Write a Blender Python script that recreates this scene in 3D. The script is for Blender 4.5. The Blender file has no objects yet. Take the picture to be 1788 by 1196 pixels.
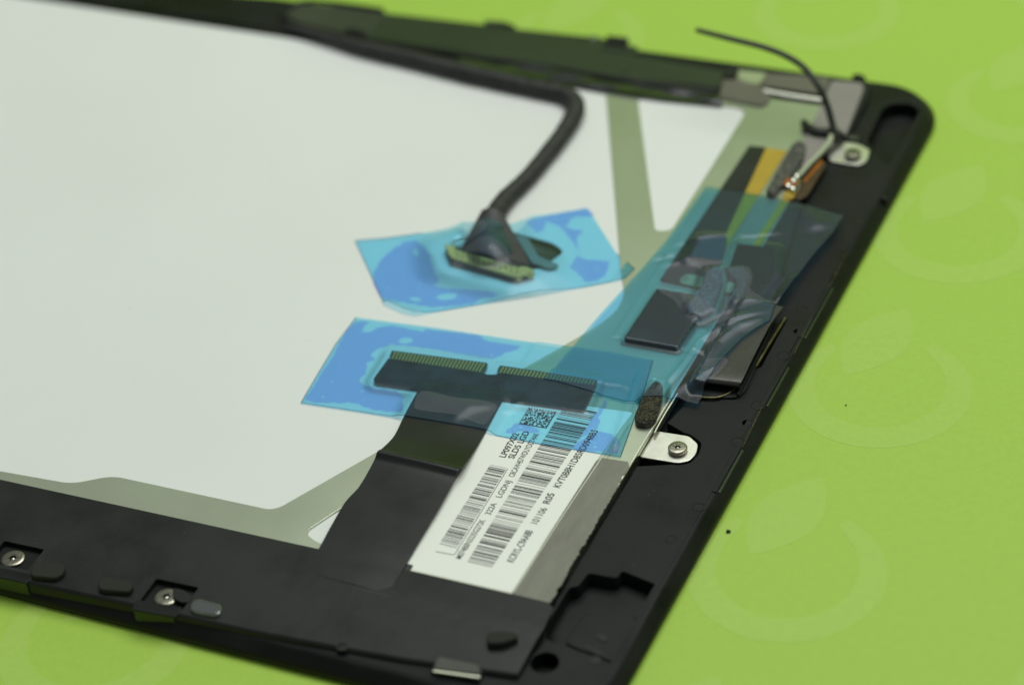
import bpy, bmesh, math, random
from mathutils import Vector, Matrix
from mathutils.geometry import delaunay_2d_cdt

# All lengths below are millimetres in the tablet's own frame (origin at its upper right
# corner on the tabletop, +x along the long side, +y along the short side); U turns them into metres.
U = 0.001
sc = bpy.context.scene
C = sc.collection

# ------------------------------------------------------------------ camera
cam = bpy.data.cameras.new('camera'); camo = bpy.data.objects.new('camera', cam); C.objects.link(camo)
axes = [[0.907336, 0.408003, -0.101365], [-0.171958, 0.580197, 0.796117], [0.383629, -0.704915, 0.596593]]
loc = [117.43, -416.38, 267.148]
camo.matrix_world = Matrix(((axes[0][0], axes[1][0], axes[2][0], loc[0]*U),
                            (axes[0][1], axes[1][1], axes[2][1], loc[1]*U),
                            (axes[0][2], axes[1][2], axes[2][2], loc[2]*U), (0, 0, 0, 1)))
cam.sensor_width = 36.0; cam.lens = 84.564
cam.clip_start = 0.01; cam.clip_end = 50
cam.dof.use_dof = True; cam.dof.focus_distance = 0.416; cam.dof.aperture_fstop = 10.5
sc.camera = camo

# ------------------------------------------------------------------ light
w = bpy.data.worlds.new('World'); sc.world = w; w.use_nodes = True
w.node_tree.nodes['Background'].inputs[0].default_value = (0.86, 0.93, 0.94, 1)
w.node_tree.nodes['Background'].inputs[1].default_value = 0.20
def area(name, locmm, target, size, power, color):
    l = bpy.data.lights.new(name, 'AREA'); l.shape = 'RECTANGLE'; l.size, l.size_y = size
    l.energy = power; l.color = color
    o = bpy.data.objects.new(name, l); C.objects.link(o)
    o.location = Vector(locmm)*U
    o.rotation_euler = (Vector(target)*U - o.location).to_track_quat('-Z', 'Y').to_euler()
    return o
area('ceiling_lamp', (15, 225, 970), (-50, -100, 0), (0.9, 0.65), 8.55, (0.965, 1.0, 0.955))
area('side_lamp', (650, 150, 1250), (-60, -90, 0), (0.9, 0.9), 2.4, (0.93, 0.97, 1.0))
vs = sc.view_settings
vs.view_transform = 'Standard'; vs.look = 'None'; vs.exposure = 0.0; vs.gamma = 1.0; vs.use_curve_mapping = False
sc.render.engine = 'CYCLES'
sc.cycles.use_denoising = True
sc.cycles.max_bounces = 12; sc.cycles.transparent_max_bounces = 24; sc.cycles.sample_clamp_indirect = 4

# ------------------------------------------------------------------ materials
def new_mat(name):
    m = bpy.data.materials.new(name); m.use_nodes = True
    nt = m.node_tree; nt.nodes.clear()
    return m, nt, nt.nodes, nt.links
def pmat(name, col, rough=0.5, metal=0.0, spec=0.5, var=0.0, vscale=200.0, bump=0.0, bscale=2000.0, rvar=0.0, aniso=None, sheen=0.0, coat=0.0, stretch=None):
    """Principled surface with optional noise in colour, roughness and fine relief."""
    m, nt, N, L = new_mat(name)
    out = N.new('ShaderNodeOutputMaterial'); b = N.new('ShaderNodeBsdfPrincipled'); L.new(b.outputs[0], out.inputs[0])
    b.inputs['Base Color'].default_value = (*col, 1); b.inputs['Roughness'].default_value = rough
    b.inputs['Metallic'].default_value = metal; b.inputs['Specular IOR Level'].default_value = spec
    b.inputs['Coat Weight'].default_value = coat
    tc = N.new('ShaderNodeTexCoord'); src = tc.outputs['Object']
    if stretch:
        mp = N.new('ShaderNodeMapping'); mp.inputs['Scale'].default_value = stretch; L.new(src, mp.inputs[0]); src = mp.outputs[0]
    if var or rvar:
        n = N.new('ShaderNodeTexNoise'); n.inputs['Scale'].default_value = vscale; n.inputs['Detail'].default_value = 5
        L.new(src, n.inputs['Vector'])
        if var:
            r = N.new('ShaderNodeMapRange'); r.inputs[1].default_value = .25; r.inputs[2].default_value = .75
            r.inputs[3].default_value = 1-var; r.inputs[4].default_value = 1+var
            L.new(n.outputs[0], r.inputs[0])
            mx = N.new('ShaderNodeMix'); mx.data_type = 'RGBA'; mx.blend_type = 'MULTIPLY'; mx.inputs[0].default_value = 1
            mx.inputs[6].default_value = (*col, 1); L.new(r.outputs[0], mx.inputs[7]); L.new(mx.outputs[2], b.inputs['Base Color'])
        if rvar:
            r2 = N.new('ShaderNodeMapRange'); r2.inputs[1].default_value = .3; r2.inputs[2].default_value = .7
            r2.inputs[3].default_value = max(.02, rough-rvar); r2.inputs[4].default_value = min(1, rough+rvar)
            L.new(n.outputs[0], r2.inputs[0]); L.new(r2.outputs[0], b.inputs['Roughness'])
    if bump:
        n2 = N.new('ShaderNodeTexNoise'); n2.inputs['Scale'].default_value = bscale; n2.inputs['Detail'].default_value = 4
        L.new(src, n2.inputs['Vector'])
        bp = N.new('ShaderNodeBump'); bp.inputs['Strength'].default_value = bump; bp.inputs['Distance'].default_value = 0.0003
        L.new(n2.outputs[0], bp.inputs['Height']); L.new(bp.outputs[0], b.inputs['Normal'])
    return m
def film_mat(name, tint, haze, hazecol, rough=0.07, gloss=1.0, bump=0.0, bscale=300):
    """Thin tinted plastic film: tinted see-through, a little cloudy scatter, glossy skin."""
    m, nt, N, L = new_mat(name)
    out = N.new('ShaderNodeOutputMaterial')
    tr = N.new('ShaderNodeBsdfTransparent'); tr.inputs[0].default_value = (*tint, 1)
    df = N.new('ShaderNodeBsdfDiffuse'); df.inputs[0].default_value = (*hazecol, 1)
    gl = N.new('ShaderNodeBsdfGlossy'); gl.inputs['Roughness'].default_value = rough
    mh = N.new('ShaderNodeMixShader'); mh.inputs[0].default_value = haze
    fr = N.new('ShaderNodeFresnel'); fr.inputs[0].default_value = 1.45
    mu = N.new('ShaderNodeMath'); mu.operation = 'MULTIPLY'; mu.inputs[1].default_value = gloss
    mg = N.new('ShaderNodeMixShader')
    L.new(tr.outputs[0], mh.inputs[1]); L.new(df.outputs[0], mh.inputs[2])
    L.new(fr.outputs[0], mu.inputs[0]); L.new(mu.outputs[0], mg.inputs[0])
    L.new(mh.outputs[0], mg.inputs[1]); L.new(gl.outputs[0], mg.inputs[2]); L.new(mg.outputs[0], out.inputs[0])
    if bump:
        tc = N.new('ShaderNodeTexCoord'); n = N.new('ShaderNodeTexNoise'); n.inputs['Scale'].default_value = bscale
        bp = N.new('ShaderNodeBump'); bp.inputs['Strength'].default_value = bump; bp.inputs['Distance'].default_value = 0.0006
        L.new(tc.outputs['Object'], n.inputs[0]); L.new(n.outputs[0], bp.inputs['Height'])
        L.new(bp.outputs[0], gl.inputs['Normal']); L.new(bp.outputs[0], fr.inputs['Normal'])
    return m
def foam_mat(name, dark, light, scale):
    m, nt, N, L = new_mat(name)
    out = N.new('ShaderNodeOutputMaterial'); b = N.new('ShaderNodeBsdfPrincipled'); L.new(b.outputs[0], out.inputs[0])
    tc = N.new('ShaderNodeTexCoord'); v = N.new('ShaderNodeTexVoronoi'); v.inputs['Scale'].default_value = scale
    n = N.new('ShaderNodeTexNoise'); n.inputs['Scale'].default_value = scale*.7; n.inputs['Detail'].default_value = 6
    L.new(tc.outputs['Object'], v.inputs['Vector']); L.new(tc.outputs['Object'], n.inputs['Vector'])
    cr = N.new('ShaderNodeValToRGB'); cr.color_ramp.elements[0].position = .42; cr.color_ramp.elements[0].color = (*dark, 1)
    cr.color_ramp.elements[1].position = .72; cr.color_ramp.elements[1].color = (*light, 1)
    L.new(n.outputs[0], cr.inputs[0]); L.new(cr.outputs[0], b.inputs['Base Color'])
    bp = N.new('ShaderNodeBump'); bp.inputs['Strength'].default_value = 1; bp.inputs['Distance'].default_value = .0004
    L.new(v.outputs['Distance'], bp.inputs['Height']); L.new(bp.outputs[0], b.inputs['Normal'])
    b.inputs['Roughness'].default_value = .45
    return m
M = dict(
  green=pmat('green_cloth', (.345, .535, .068), .55, spec=.3, var=.03, vscale=700, bump=.18, bscale=1200),
  print=pmat('pale_green_print', (.364, .544, .092), .55, spec=.3, var=.03, vscale=700, bump=.18, bscale=1200),
  plastic=pmat('black_plastic', (.0075, .0085, .0078), .46, spec=.19, var=.45, vscale=90, bump=.06, bscale=1500, rvar=.16),
  plastic_dark=pmat('deep_black_plastic', (.007, .0075, .007), .5, spec=.3),
  glass=pmat('black_glass', (.004, .005, .004), .12, spec=.5),
  tape=pmat('black_tape', (.012, .0135, .0118), .42, spec=.28, var=.3, vscale=70, bump=.12, bscale=420, rvar=.14),
  tape_gloss=pmat('glossy_black_tape', (.010, .012, .012), .2, spec=.8, var=.2, vscale=80, coat=.2),
  pad=pmat('black_rubber', (.020, .020, .015), .75, spec=.25, bump=.2, bscale=2500),
  white=pmat('white_reflector', (.725, .745, .70), .40, spec=.4, var=.018, vscale=16, bump=.05, bscale=22, rvar=.05),
  plate=pmat('chassis_steel', (.47, .51, .39), .34, metal=.8, var=.03, vscale=40, bump=.03, bscale=900, rvar=.02),
  steel=pmat('bright_steel', (.74, .73, .65), .36, metal=1, var=.06, vscale=150, bump=.05, bscale=700, rvar=.06),
  screw=pmat('screw_steel', (.30, .285, .225), .30, metal=1, var=.15, vscale=900, bump=.15, bscale=1500),
  paper=pmat('label_paper', (.80, .82, .74), .35, spec=.4, var=.01, vscale=60),
  liner=pmat('label_liner', (.70, .73, .60), .3, spec=.5),
  ink=pmat('black_ink', (.040, .040, .037), .5, spec=.3, var=.3, vscale=700),
  grey=pmat('grey_fabric_tape', (.195, .195, .155), .6, spec=.3, var=.13, vscale=420, bump=.7, bscale=1100, stretch=(1, .35, 1)),
  taupe=pmat('taupe_fabric_tape', (.24, .225, .195), .55, spec=.35, var=.08, vscale=160, bump=.3, bscale=1500),
  fabric_dark=pmat('dark_taupe_tape', (.125, .12, .085), .6, spec=.3, var=.1, vscale=160, bump=.3, bscale=1500),
  smoke=pmat('smoked_plastic_film', (.020, .027, .018), .30, spec=.5, var=.25, vscale=50, bump=.1, bscale=400),
  smoke2=pmat('grey_smoked_film', (.036, .042, .029), .36, spec=.5, var=.2, vscale=60, bump=.1, bscale=400),
  flex=pmat('black_flex', (.013, .014, .013), .36, spec=.36, var=.2, vscale=70, bump=.09, bscale=300, rvar=.08),
  board=pmat('black_connector_board', (.012, .014, .013), .3, spec=.5, var=.35, vscale=240, bump=.05, bscale=900, rvar=.1),
  gold=pmat('gold_contact', (.62, .38, .09), .4, metal=.3),
  pcb=pmat('dark_green_board', (.035, .045, .012), .4),
  shell=pmat('connector_shell', (.92, .50, .16), .38, metal=.25, var=.25, vscale=900, bump=.5, bscale=1300),
  sleeve=pmat('cable_sleeve', (.020, .021, .019), .55, spec=.4, var=.5, vscale=500, bump=.9, bscale=700),
  boot=pmat('cable_boot_tape', (.014, .015, .014), .4, spec=.5, var=.3, vscale=150, bump=.3, bscale=300),
  wire=pmat('black_wire', (.012, .016, .010), .4, spec=.5),
  wire_pale=pmat('pale_wire', (.42, .46, .30), .4),
  kapton=pmat('amber_flex', (.42, .29, .03), .35, spec=.5, var=.06, vscale=200),
  orange=pmat('orange_flex', (.36, .13, .018), .3, spec=.5, var=.35, vscale=400),
  brown=pmat('brown_flex', (.055, .028, .010), .35, spec=.5, var=.3, vscale=400),
  solder=pmat('solder', (.8, .8, .75), .12, metal=1, bump=.6, bscale=900),
  chip=pmat('black_chip', (.011, .013, .013), .22, spec=.55, var=.2, vscale=120, rvar=.06),
  chip2=pmat('slate_chip', (.035, .055, .065), .4, spec=.5),
  folded=pmat('metallic_black_flex', (.055, .054, .048), .36, metal=.55, var=.12, vscale=400, bump=.12, bscale=2500),
  window_pale=pmat('pale_green_pad', (.30, .36, .18), .5),
  foam=foam_mat('dark_foam', (.006, .0055, .004), (.12, .10, .058), 3200),
  foam2=foam_mat('grey_foam', (.05, .048, .042), (.20, .19, .165), 2600),
  foam3=foam_mat('sparkling_foam', (.07, .075, .075), (.40, .42, .40), 3600),
  rod=pmat('dull_brass_rod', (.13, .115, .05), .35, metal=.8, var=.5, vscale=500, bump=.5, bscale=900),
  haze_sheen=film_mat('painted_sheen', (.95, .95, .95), .075, (.55, .54, .58), .4, .15),  # pale haze colour stands in for sheen reflected off the films
  film_edge=film_mat('film_cut_edge', (.16, .34, .50), .1, (.05, .12, .22), .2, .3),
  dark_film=pmat('dark_grey_film', (.020, .022, .020), .36, spec=.45, var=.15, vscale=60, bump=.06, bscale=400),
  clear=film_mat('clear_plastic', (.66, .70, .68), .12, (.60, .63, .62), .06, 3.0),
  film=film_mat('blue_film', (.50, .85, .99), .035, (.30, .48, .60), .26, 1.0, .0, 150),
  film3=film_mat('teal_film', (.43, .80, 1.0), .03, (.34, .42, .50), .30, 1.2, .0, 120),
  adhesive=film_mat('wetted_adhesive', (.935, .915, 1.0), .015, (.12, .25, .70), .3, .0),
  glint_clip=pmat('green_glint_clip', (.012, .022, .006), .3, spec=.5),  # green reflection on the black clips, put into their base colour
)

# ------------------------------------------------------------------ helpers
def smooth_mesh(me, angle=35):
    for p in me.polygons: p.use_smooth = True
    bm = bmesh.new(); bm.from_mesh(me)
    for e in bm.edges:
        if len(e.link_faces) == 2 and e.calc_face_angle(0) > math.radians(angle): e.smooth = False
    bm.to_mesh(me); bm.free()
def link(name, me, mat, parent=None, smooth=None):
    if mat is not None:
        me.materials.clear(); me.materials.append(M[mat])
    if smooth is not None: smooth_mesh(me, smooth)
    o = bpy.data.objects.new(name, me); C.objects.link(o)
    if parent: o.parent = parent
    return o
def tag(o, label, cat, group=None):
    o['label'] = label; o['category'] = cat
    if group: o['group'] = group
    return o
def thing(name, label, cat, group=None):
    o = bpy.data.objects.new(name, None); C.objects.link(o); o.empty_display_size = .01
    return tag(o, label, cat, group)
def structure(o):
    o['kind'] = 'structure'; return o
def xy(pts): return [(p[0], p[1]) for p in pts]
def rounded(pts, r, n=5):
    """Round the corners of a closed outline."""
    pts = [Vector(p[:2]) for p in pts]; out = []
    for i, p in enumerate(pts):
        a, b = pts[i-1]-p, pts[(i+1) % len(pts)]-p
        k = min(r, a.length*.45, b.length*.45)
        p0, p1 = p+a.normalized()*k, p+b.normalized()*k
        for j in range(n+1):
            t = j/n; q = p0*(1-t)**2+p*2*t*(1-t)+p1*t*t; out.append((q.x, q.y))
    return out
def crom(pts, n=8, closed=False):
    pts = [Vector(p) for p in pts]; out = []
    m = len(pts); rng = range(m if closed else m-1)
    for i in rng:
        if closed: p0, p1, p2, p3 = pts[i-1], pts[i], pts[(i+1) % m], pts[(i+2) % m]
        else: p0, p1, p2, p3 = pts[max(i-1, 0)], pts[i], pts[i+1], pts[min(i+2, m-1)]
        for j in range(n):
            t = j/n
            out.append(.5*((2*p1)+(p2-p0)*t+(2*p0-5*p1+4*p2-p3)*t*t+(3*p1-p0-3*p2+p3)*t**3))
    if not closed: out.append(pts[-1])
    return out
def circle(cx, cy, r, n=24): return [(cx+r*math.cos(2*math.pi*i/n), cy+r*math.sin(2*math.pi*i/n)) for i in range(n)]
def plate(name, outlines, z0, z1, mat, parent=None, bevel=0.0):
    """Flat slab from one or more closed outlines (inner ones become holes)."""
    cu = bpy.data.curves.new(name, 'CURVE'); cu.dimensions = '2D'; cu.fill_mode = 'BOTH'
    h = (z1-z0)/2
    cu.extrude = max(0, (h-bevel)); cu.bevel_depth = bevel; cu.bevel_resolution = 2; cu.offset = -bevel
    for ol in outlines:
        s = cu.splines.new('POLY'); s.points.add(len(ol)-1); s.use_cyclic_u = True
        for pt, q in zip(s.points, ol): pt.co = (q[0], q[1], 0, 1)
    o = bpy.data.objects.new(name, cu); C.objects.link(o)
    dg = bpy.context.evaluated_depsgraph_get(); dg.update()
    me = bpy.data.meshes.new_from_object(o.evaluated_get(dg))
    C.objects.unlink(o); bpy.data.objects.remove(o); bpy.data.curves.remove(cu)
    me.transform(Matrix.Diagonal((U, U, U, 1)) @ Matrix.Translation((0, 0, (z0+z1)/2)))
    return link(name, me, mat, parent, 40)
def box_mesh(name, sx, sy, sz, bevel=.1, seg=2):
    bm = bmesh.new(); bmesh.ops.create_cube(bm, size=1)
    bmesh.ops.scale(bm, vec=(sx*U, sy*U, sz*U), verts=bm.verts)
    if bevel: bmesh.ops.bevel(bm, geom=bm.edges[:], offset=bevel*U, segments=seg, affect='EDGES', profile=.6)
    me = bpy.data.meshes.new(name); bm.to_mesh(me); bm.free(); return me
def inside(p, poly):
    x, y = p; c = False; n = len(poly)
    for i in range(n):
        x1, y1 = poly[i][0], poly[i][1]; x2, y2 = poly[i-1][0], poly[i-1][1]
        if (y1 > y) != (y2 > y) and x < (x2-x1)*(y-y1)/(y2-y1)+x1: c = not c
    return c
def segd(p, a, b):
    ax, ay = a[0], a[1]; dx, dy = b[0]-ax, b[1]-ay
    L2 = dx*dx+dy*dy or 1e-9
    t = max(0, min(1, ((p[0]-ax)*dx+(p[1]-ay)*dy)/L2))
    return math.hypot(p[0]-ax-t*dx, p[1]-ay-t*dy), t
def sdist(p, poly):
    d = min(segd(p, poly[i-1], poly[i])[0] for i in range(len(poly)))
    return -d if inside(p, poly) else d
def sstep(t):
    t = max(0, min(1, t)); return t*t*(3-2*t)
def sheet(name, outline, hf, step, mat, parent=None, smooth=80, holes=()):
    """Thin sheet filling an outline whose height follows hf(x, y)."""
    ol = xy(outline); bpts = []
    for i in range(len(ol)):
        a, b = Vector(ol[i-1]), Vector(ol[i]); n = max(1, int((b-a).length/step))
        for j in range(n): bpts.append(tuple(a.lerp(b, j/n)))
    n = len(bpts); xs = [p[0] for p in bpts]; ys = [p[1] for p in bpts]
    vs_ = [Vector(p) for p in bpts]
    j = 0; y = min(ys)+step/2
    while y < max(ys):
        x = min(xs)+(step/2 if j % 2 else 0)
        while x < max(xs):
            if inside((x, y), ol) and min(abs(sdist((x, y), ol)), 99) > step*.45: vs_.append(Vector((x, y)))
            x += step
        y += step*.87; j += 1
    edges = [(i, (i+1) % n) for i in range(n)]
    for H in holes:
        vs_ = vs_[:n] + [v for v in vs_[n:] if abs(sdist((v.x, v.y), H)) > step*.3]
    for H in holes:
        k = len(vs_); vs_ += [Vector(p[:2]) for p in H]; edges += [(k+i, k+(i+1) % len(H)) for i in range(len(H))]
    r = list(delaunay_2d_cdt(vs_, edges, [], 1, 1e-5))
    if holes:
        keep = []
        for f in r[2]:
            c = sum((r[0][i] for i in f), Vector((0, 0)))/len(f)
            if not any(inside((c.x, c.y), H) for H in holes): keep.append(f)
        r[2] = keep
    me = bpy.data.meshes.new(name)
    me.from_pydata([(v.x*U, v.y*U, hf(v.x, v.y)*U) for v in r[0]], [], [list(f) for f in r[2]])
    me.update()
    bm = bmesh.new(); bm.from_mesh(me); bmesh.ops.recalc_face_normals(bm, faces=bm.faces)
    if sum(f.normal.z for f in bm.faces) < 0: bmesh.ops.reverse_faces(bm, faces=bm.faces)
    bm.to_mesh(me); bm.free()
    return link(name, me, mat, parent, smooth)
def tube(name, path, rad, mat, parent=None, n=8, seg=14, flat=1.0, caps=True, rough=0.0):
    """Round (or flattened) tube along a smooth path; rad is a number or a list along the path."""
    P = crom(path, n); m = len(P)
    if isinstance(rad, (int, float)): R = [rad]*m
    else:
        R = []
        for i in range(m):
            t = i/(m-1)*(len(rad)-1); k = min(int(t), len(rad)-2); R.append(rad[k]+(rad[k+1]-rad[k])*(t-k))
    V, F = [], []; up = Vector((0, 0, 1)); rq = random.Random(9)
    for i in range(m):
        t = (P[min(i+1, m-1)]-P[max(i-1, 0)]).normalized()
        s = t.cross(up)
        s = s.normalized() if s.length > 1e-4 else Vector((1, 0, 0))
        u = s.cross(t).normalized()
        ri = R[i]*(1+rough*rq.uniform(-1, 1))
        for k in range(seg):
            a = 2*math.pi*k/seg; rk = ri*(1+rough*.6*rq.uniform(-1, 1))
            V.append((P[i]+s*math.cos(a)*rk+u*math.sin(a)*rk*flat)*U)
    for i in range(m-1):
        for k in range(seg):
            F.append((i*seg+k, i*seg+(k+1) % seg, (i+1)*seg+(k+1) % seg, (i+1)*seg+k))
    if caps: F += [tuple(range(seg))[::-1], tuple(range((m-1)*seg, m*seg))]
    me = bpy.data.meshes.new(name); me.from_pydata(V, [], F); me.update()
    bm = bmesh.new(); bm.from_mesh(me); bmesh.ops.recalc_face_normals(bm, faces=bm.faces); bm.to_mesh(me); bm.free()
    return link(name, me, mat, parent, 60)
def ribbon(name, left, right, thick, mat, parent=None, n=8, across=10, sag=0.0):
    """Flat flexible strip between two edge paths, with thickness."""
    A, B = crom(left, n), crom(right, n); V, F = [], []
    m = len(A)
    for i in range(m):
        for k in range(across+1):
            t = k/across; q = A[i].lerp(B[i], t); q.z += sag*math.sin(math.pi*t); V.append(q.copy()*U)
    w1 = across+1
    for i in range(m-1):
        for k in range(across): F.append((i*w1+k, i*w1+k+1, (i+1)*w1+k+1, (i+1)*w1+k))
    me = bpy.data.meshes.new(name); me.from_pydata(V, [], F); me.update()
    bm = bmesh.new(); bm.from_mesh(me); bmesh.ops.recalc_face_normals(bm, faces=bm.faces)
    if sum(f.normal.z*f.calc_area() for f in bm.faces) < 0: bmesh.ops.reverse_faces(bm, faces=bm.faces)
    bmesh.ops.solidify(bm, geom=bm.faces[:], thickness=thick*U)
    bm.to_mesh(me); bm.free()
    return link(name, me, mat, parent, 50)
def rect(a, b, c, d): return [a, b, c, d]
def lerp2(a, b, t): return (a[0]+(b[0]-a[0])*t, a[1]+(b[1]-a[1])*t)
def lathe(name, prof, mat, parent, at, n=28, tilt=None):
    V, F = [], []
    for r, z in prof:
        for k in range(n):
            a = 2*math.pi*k/n; V.append((r*math.cos(a)*U, r*math.sin(a)*U, z*U))
    for i in range(len(prof)-1):
        for k in range(n): F.append((i*n+k, i*n+(k+1) % n, (i+1)*n+(k+1) % n, (i+1)*n+k))
    F.append(tuple(range((len(prof)-1)*n, len(prof)*n)))
    me = bpy.data.meshes.new(name); me.from_pydata(V, [], F); me.update()
    o = link(name, me, mat, parent, 35); o.location = Vector(at)*U
    return o
def star(r1, r2, k=6, rot=0.2):
    return [((r1 if i % 2 == 0 else r2)*math.cos(rot+math.pi*i/k), (r1 if i % 2 == 0 else r2)*math.sin(rot+math.pi*i/k)) for i in range(2*k)]
def make_screw(parent, at, r=1.68, h=.95, rot=.2):
    """Pan head screw with a star drive: ring-shaped head, recessed star socket."""
    o = lathe('screw', [(r*.86, 0), (r*.86, h*.30), (r*.98, h*.34), (r, h*.45), (r, h*.78), (r*.93, h*.95), (r*.80, h), (r*.44, h), (r*.40, h-.12), (r*.40, h-.5), (.02, h-.5)], 'screw', parent, at)
    me = plate('star_socket', [circle(0, 0, r*.47), star(r*.40, r*.24, 6, rot)], h-.42, h-.07, 'screw', None)
    me.parent = o
    lathe('socket_pin', [(r*.13, h-.5), (r*.13, h-.25), (r*.09, h-.2)], 'steel', o, (0, 0, 0), 12)
    return o

# ================================================================== the tabletop
# one green sheet: flat under the tablet, curving up well behind it
prof = [(-1.2, 0), (.42, 0)] + [(.42+.22*math.sin(a), .22*(1-math.cos(a))) for a in [math.radians(k*8) for k in range(1, 11)]] + [(.70, .62)]
V = [(x, y, z) for y, z in prof for x in (-1.3, 1.1)]; F = [(2*i, 2*i+1, 2*i+3, 2*i+2) for i in range(len(prof)-1)]
me = bpy.data.meshes.new('tabletop'); me.from_pydata(V, [], F); me.update()
table = structure(link('tabletop', me, 'green', None, 30))
def leaf_shape(a, b, wid):
    a, b = Vector(a), Vector(b); d = b-a; nrm = Vector((-d.y, d.x)).normalized(); n = 18
    L = [a+d*(i/n)+nrm*wid*math.sin(math.pi*i/n)**.9*.5 for i in range(n+1)]
    R = [a+d*(i/n)-nrm*wid*math.sin(math.pi*i/n)**.9*.5 for i in range(n, -1, -1)]
    return [tuple(p) for p in L+R[1:-1]]
def ring_shape(c, r0, r1, a0, a1, n=48):
    A = [a0+(a1-a0)*i/n for i in range(n+1)]
    # the band swells from its ends to the middle
    def rr(t): return r1-(r1-r0)*(.35+.65*math.sin(math.pi*min(max(t, .0), 1))**.5)
    o = [(c[0]+r1*math.cos(a), c[1]+r1*math.sin(a)) for a in A]
    i_ = [(c[0]+rr(k/n)*math.cos(a), c[1]+rr(k/n)*math.sin(a)) for k, a in enumerate(A)]
    return o+i_[::-1]
rnd = random.Random(5)
for ix in range(-7, 5):
    for iy in range(-7, 10):
        ox_, oy_ = ix*51.0, iy*50.0+(25 if ix % 2 else 0)
        if not (-380 < ox_ < 160 and -260 < oy_-145 < 330): continue
        if -225 < ox_+8 < -16 and -180 < oy_-140 < -20: continue      # wholly under the tablet
        for nm, ol in (('printed_leaf', leaf_shape((7.4+ox_, -142.5+oy_), (12.4+ox_, -120.2+oy_), 11.5)),
                       ('printed_ring', ring_shape((14.6+ox_, -144.6+oy_), 10.6, 16.2, math.radians(72), math.radians(72-292)))):
            plate(nm, [ol], .012, .022, 'print', table)

# ================================================================== the tablet frame
frame = thing('tablet_frame', 'black plastic frame of an opened tablet lying face down on green tabletop', 'tablet frame')
XL, YT, YB = -243.0, 1.2, -190.6
def rrect(inset, r=13.0, n=10):
    x0, x1, y0, y1 = XL+inset, -inset, YB+inset, YT-inset; r = max(r-inset, .5); out = []
    for cx_, cy_, a0 in ((x1-r, y1-r, 0), (x0+r, y1-r, 90), (x0+r, y0+r, 180), (x1-r, y0+r, 270)):
        for i in range(n+1):
            a = math.radians(a0+90*i/n); out.append((cx_+r*math.cos(a), cy_+r*math.sin(a)))
    return out
plate('glass_panel', [rrect(.15)], .03, .9, 'glass', frame, .2)
prof = [(1.2, .9), (.25, .92), (0, 1.05), (0, 1.5), (.35, 2.0), (.8, 2.45), (1.2, 2.9), (1.55, 3.3), (1.95, 3.55), (2.4, 3.64), (3.2, 3.65)]
rings = [rrect(i) for i, z in prof]; n = len(rings[0]); V = []; F = []
for (i, z), rg in zip(prof, rings): V += [(p[0]*U, p[1]*U, z*U) for p in rg]
for k in range(len(prof)-1):
    for j in range(n): F.append((k*n+j, k*n+(j+1) % n, (k+1)*n+(j+1) % n, (k+1)*n+j))
me = bpy.data.meshes.new('bezel'); me.from_pydata(V, [], F); me.update(); link('bezel', me, 'plastic', frame, 40)

# the flat rim that carries the pockets, pin holes and slots
RZ = 3.7
pocket_low = rounded([(min(x, -3.0), y) for x, y, z in [(-16.06,-162.35,3.70),(-14.76,-161.64,3.70),(-14.46,-158.27,3.70),(-9.56,-157.98,3.70),(-9.44,-156.08,3.70),(-1.83,-157.46,3.70),(-1.34,-176.72,3.70),(-5.69,-177.11,3.70),(-10.09,-174.98,3.70),(-14.80,-174.52,3.70),(-16.05,-172.35,3.70),(-16.06,-165.16,3.70)]], .6)
pocket_top = rounded([(min(x, -3.4), y) for x, y, z in [(-10.91,-10.46,3.70),(-9.59,-8.04,3.70),(-6.22,-7.16,3.70),(-3.51,-8.97,3.70),(-2.72,-12.84,3.70),(-2.35,-28.60,3.70),(-3.58,-31.08,3.70),(-7.94,-25.78,3.70),(-10.21,-23.09,3.70)]], 1.0)
slot = rounded([(-6.99,-84.20,3.70),(-6.08,-84.30,3.70),(-5.90,-98.83,3.70),(-6.75,-99.77,3.70)], .2)
holes = [((-3.07,-87.03,3.70), .75), ((-2.98,-114.49,3.70), .95), ((-2.27,-68.28,3.70), .7), ((-2.83,-60.72,3.70), .55), ((-0.84,-41.48,3.70), .7)]
inner = [(-17.0, -16.2), (-17.0, -96.0), (-15.2, -98.0), (-15.2, -113.5), (-16.2, -118.6)] + rounded([(-17.04,-120.44,3.70),(-11.50,-120.21,3.70),(-8.54,-121.89,3.70),(-7.97,-125.08,3.70),(-8.43,-127.45,3.70),(-10.35,-128.68,3.70),(-16.48,-128.84,3.70)], .9)[6:-6] + [(-16.9, -131), (-16.9, -169.6), (-232, -169.6), (-232, -16.2)]
big_hole = circle((-13.02,-179.28,3.70)[0], (-13.02,-179.28,3.70)[1], 2.25, 28)
plate('rim_plate', [rrect(2.25), inner, pocket_low, pocket_top, slot, big_hole] + [circle(c[0], c[1], r, 18) for c, r in holes], 1.0, RZ, 'plastic', frame, .12)
plate('pocket_floor', [rrect(2.6)], .92, 1.0, 'plastic', frame)
plate('pocket_step', [rounded([(-12.49,-164.93,2.40),(-4.61,-162.36,2.40),(-3.00,-169.77,2.40),(-2.94,-173.76,2.40),(-11.27,-172.49,2.40),(-12.97,-171.96,2.40)], 1)], .98, 1.3, 'plastic', frame, .12)
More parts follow.
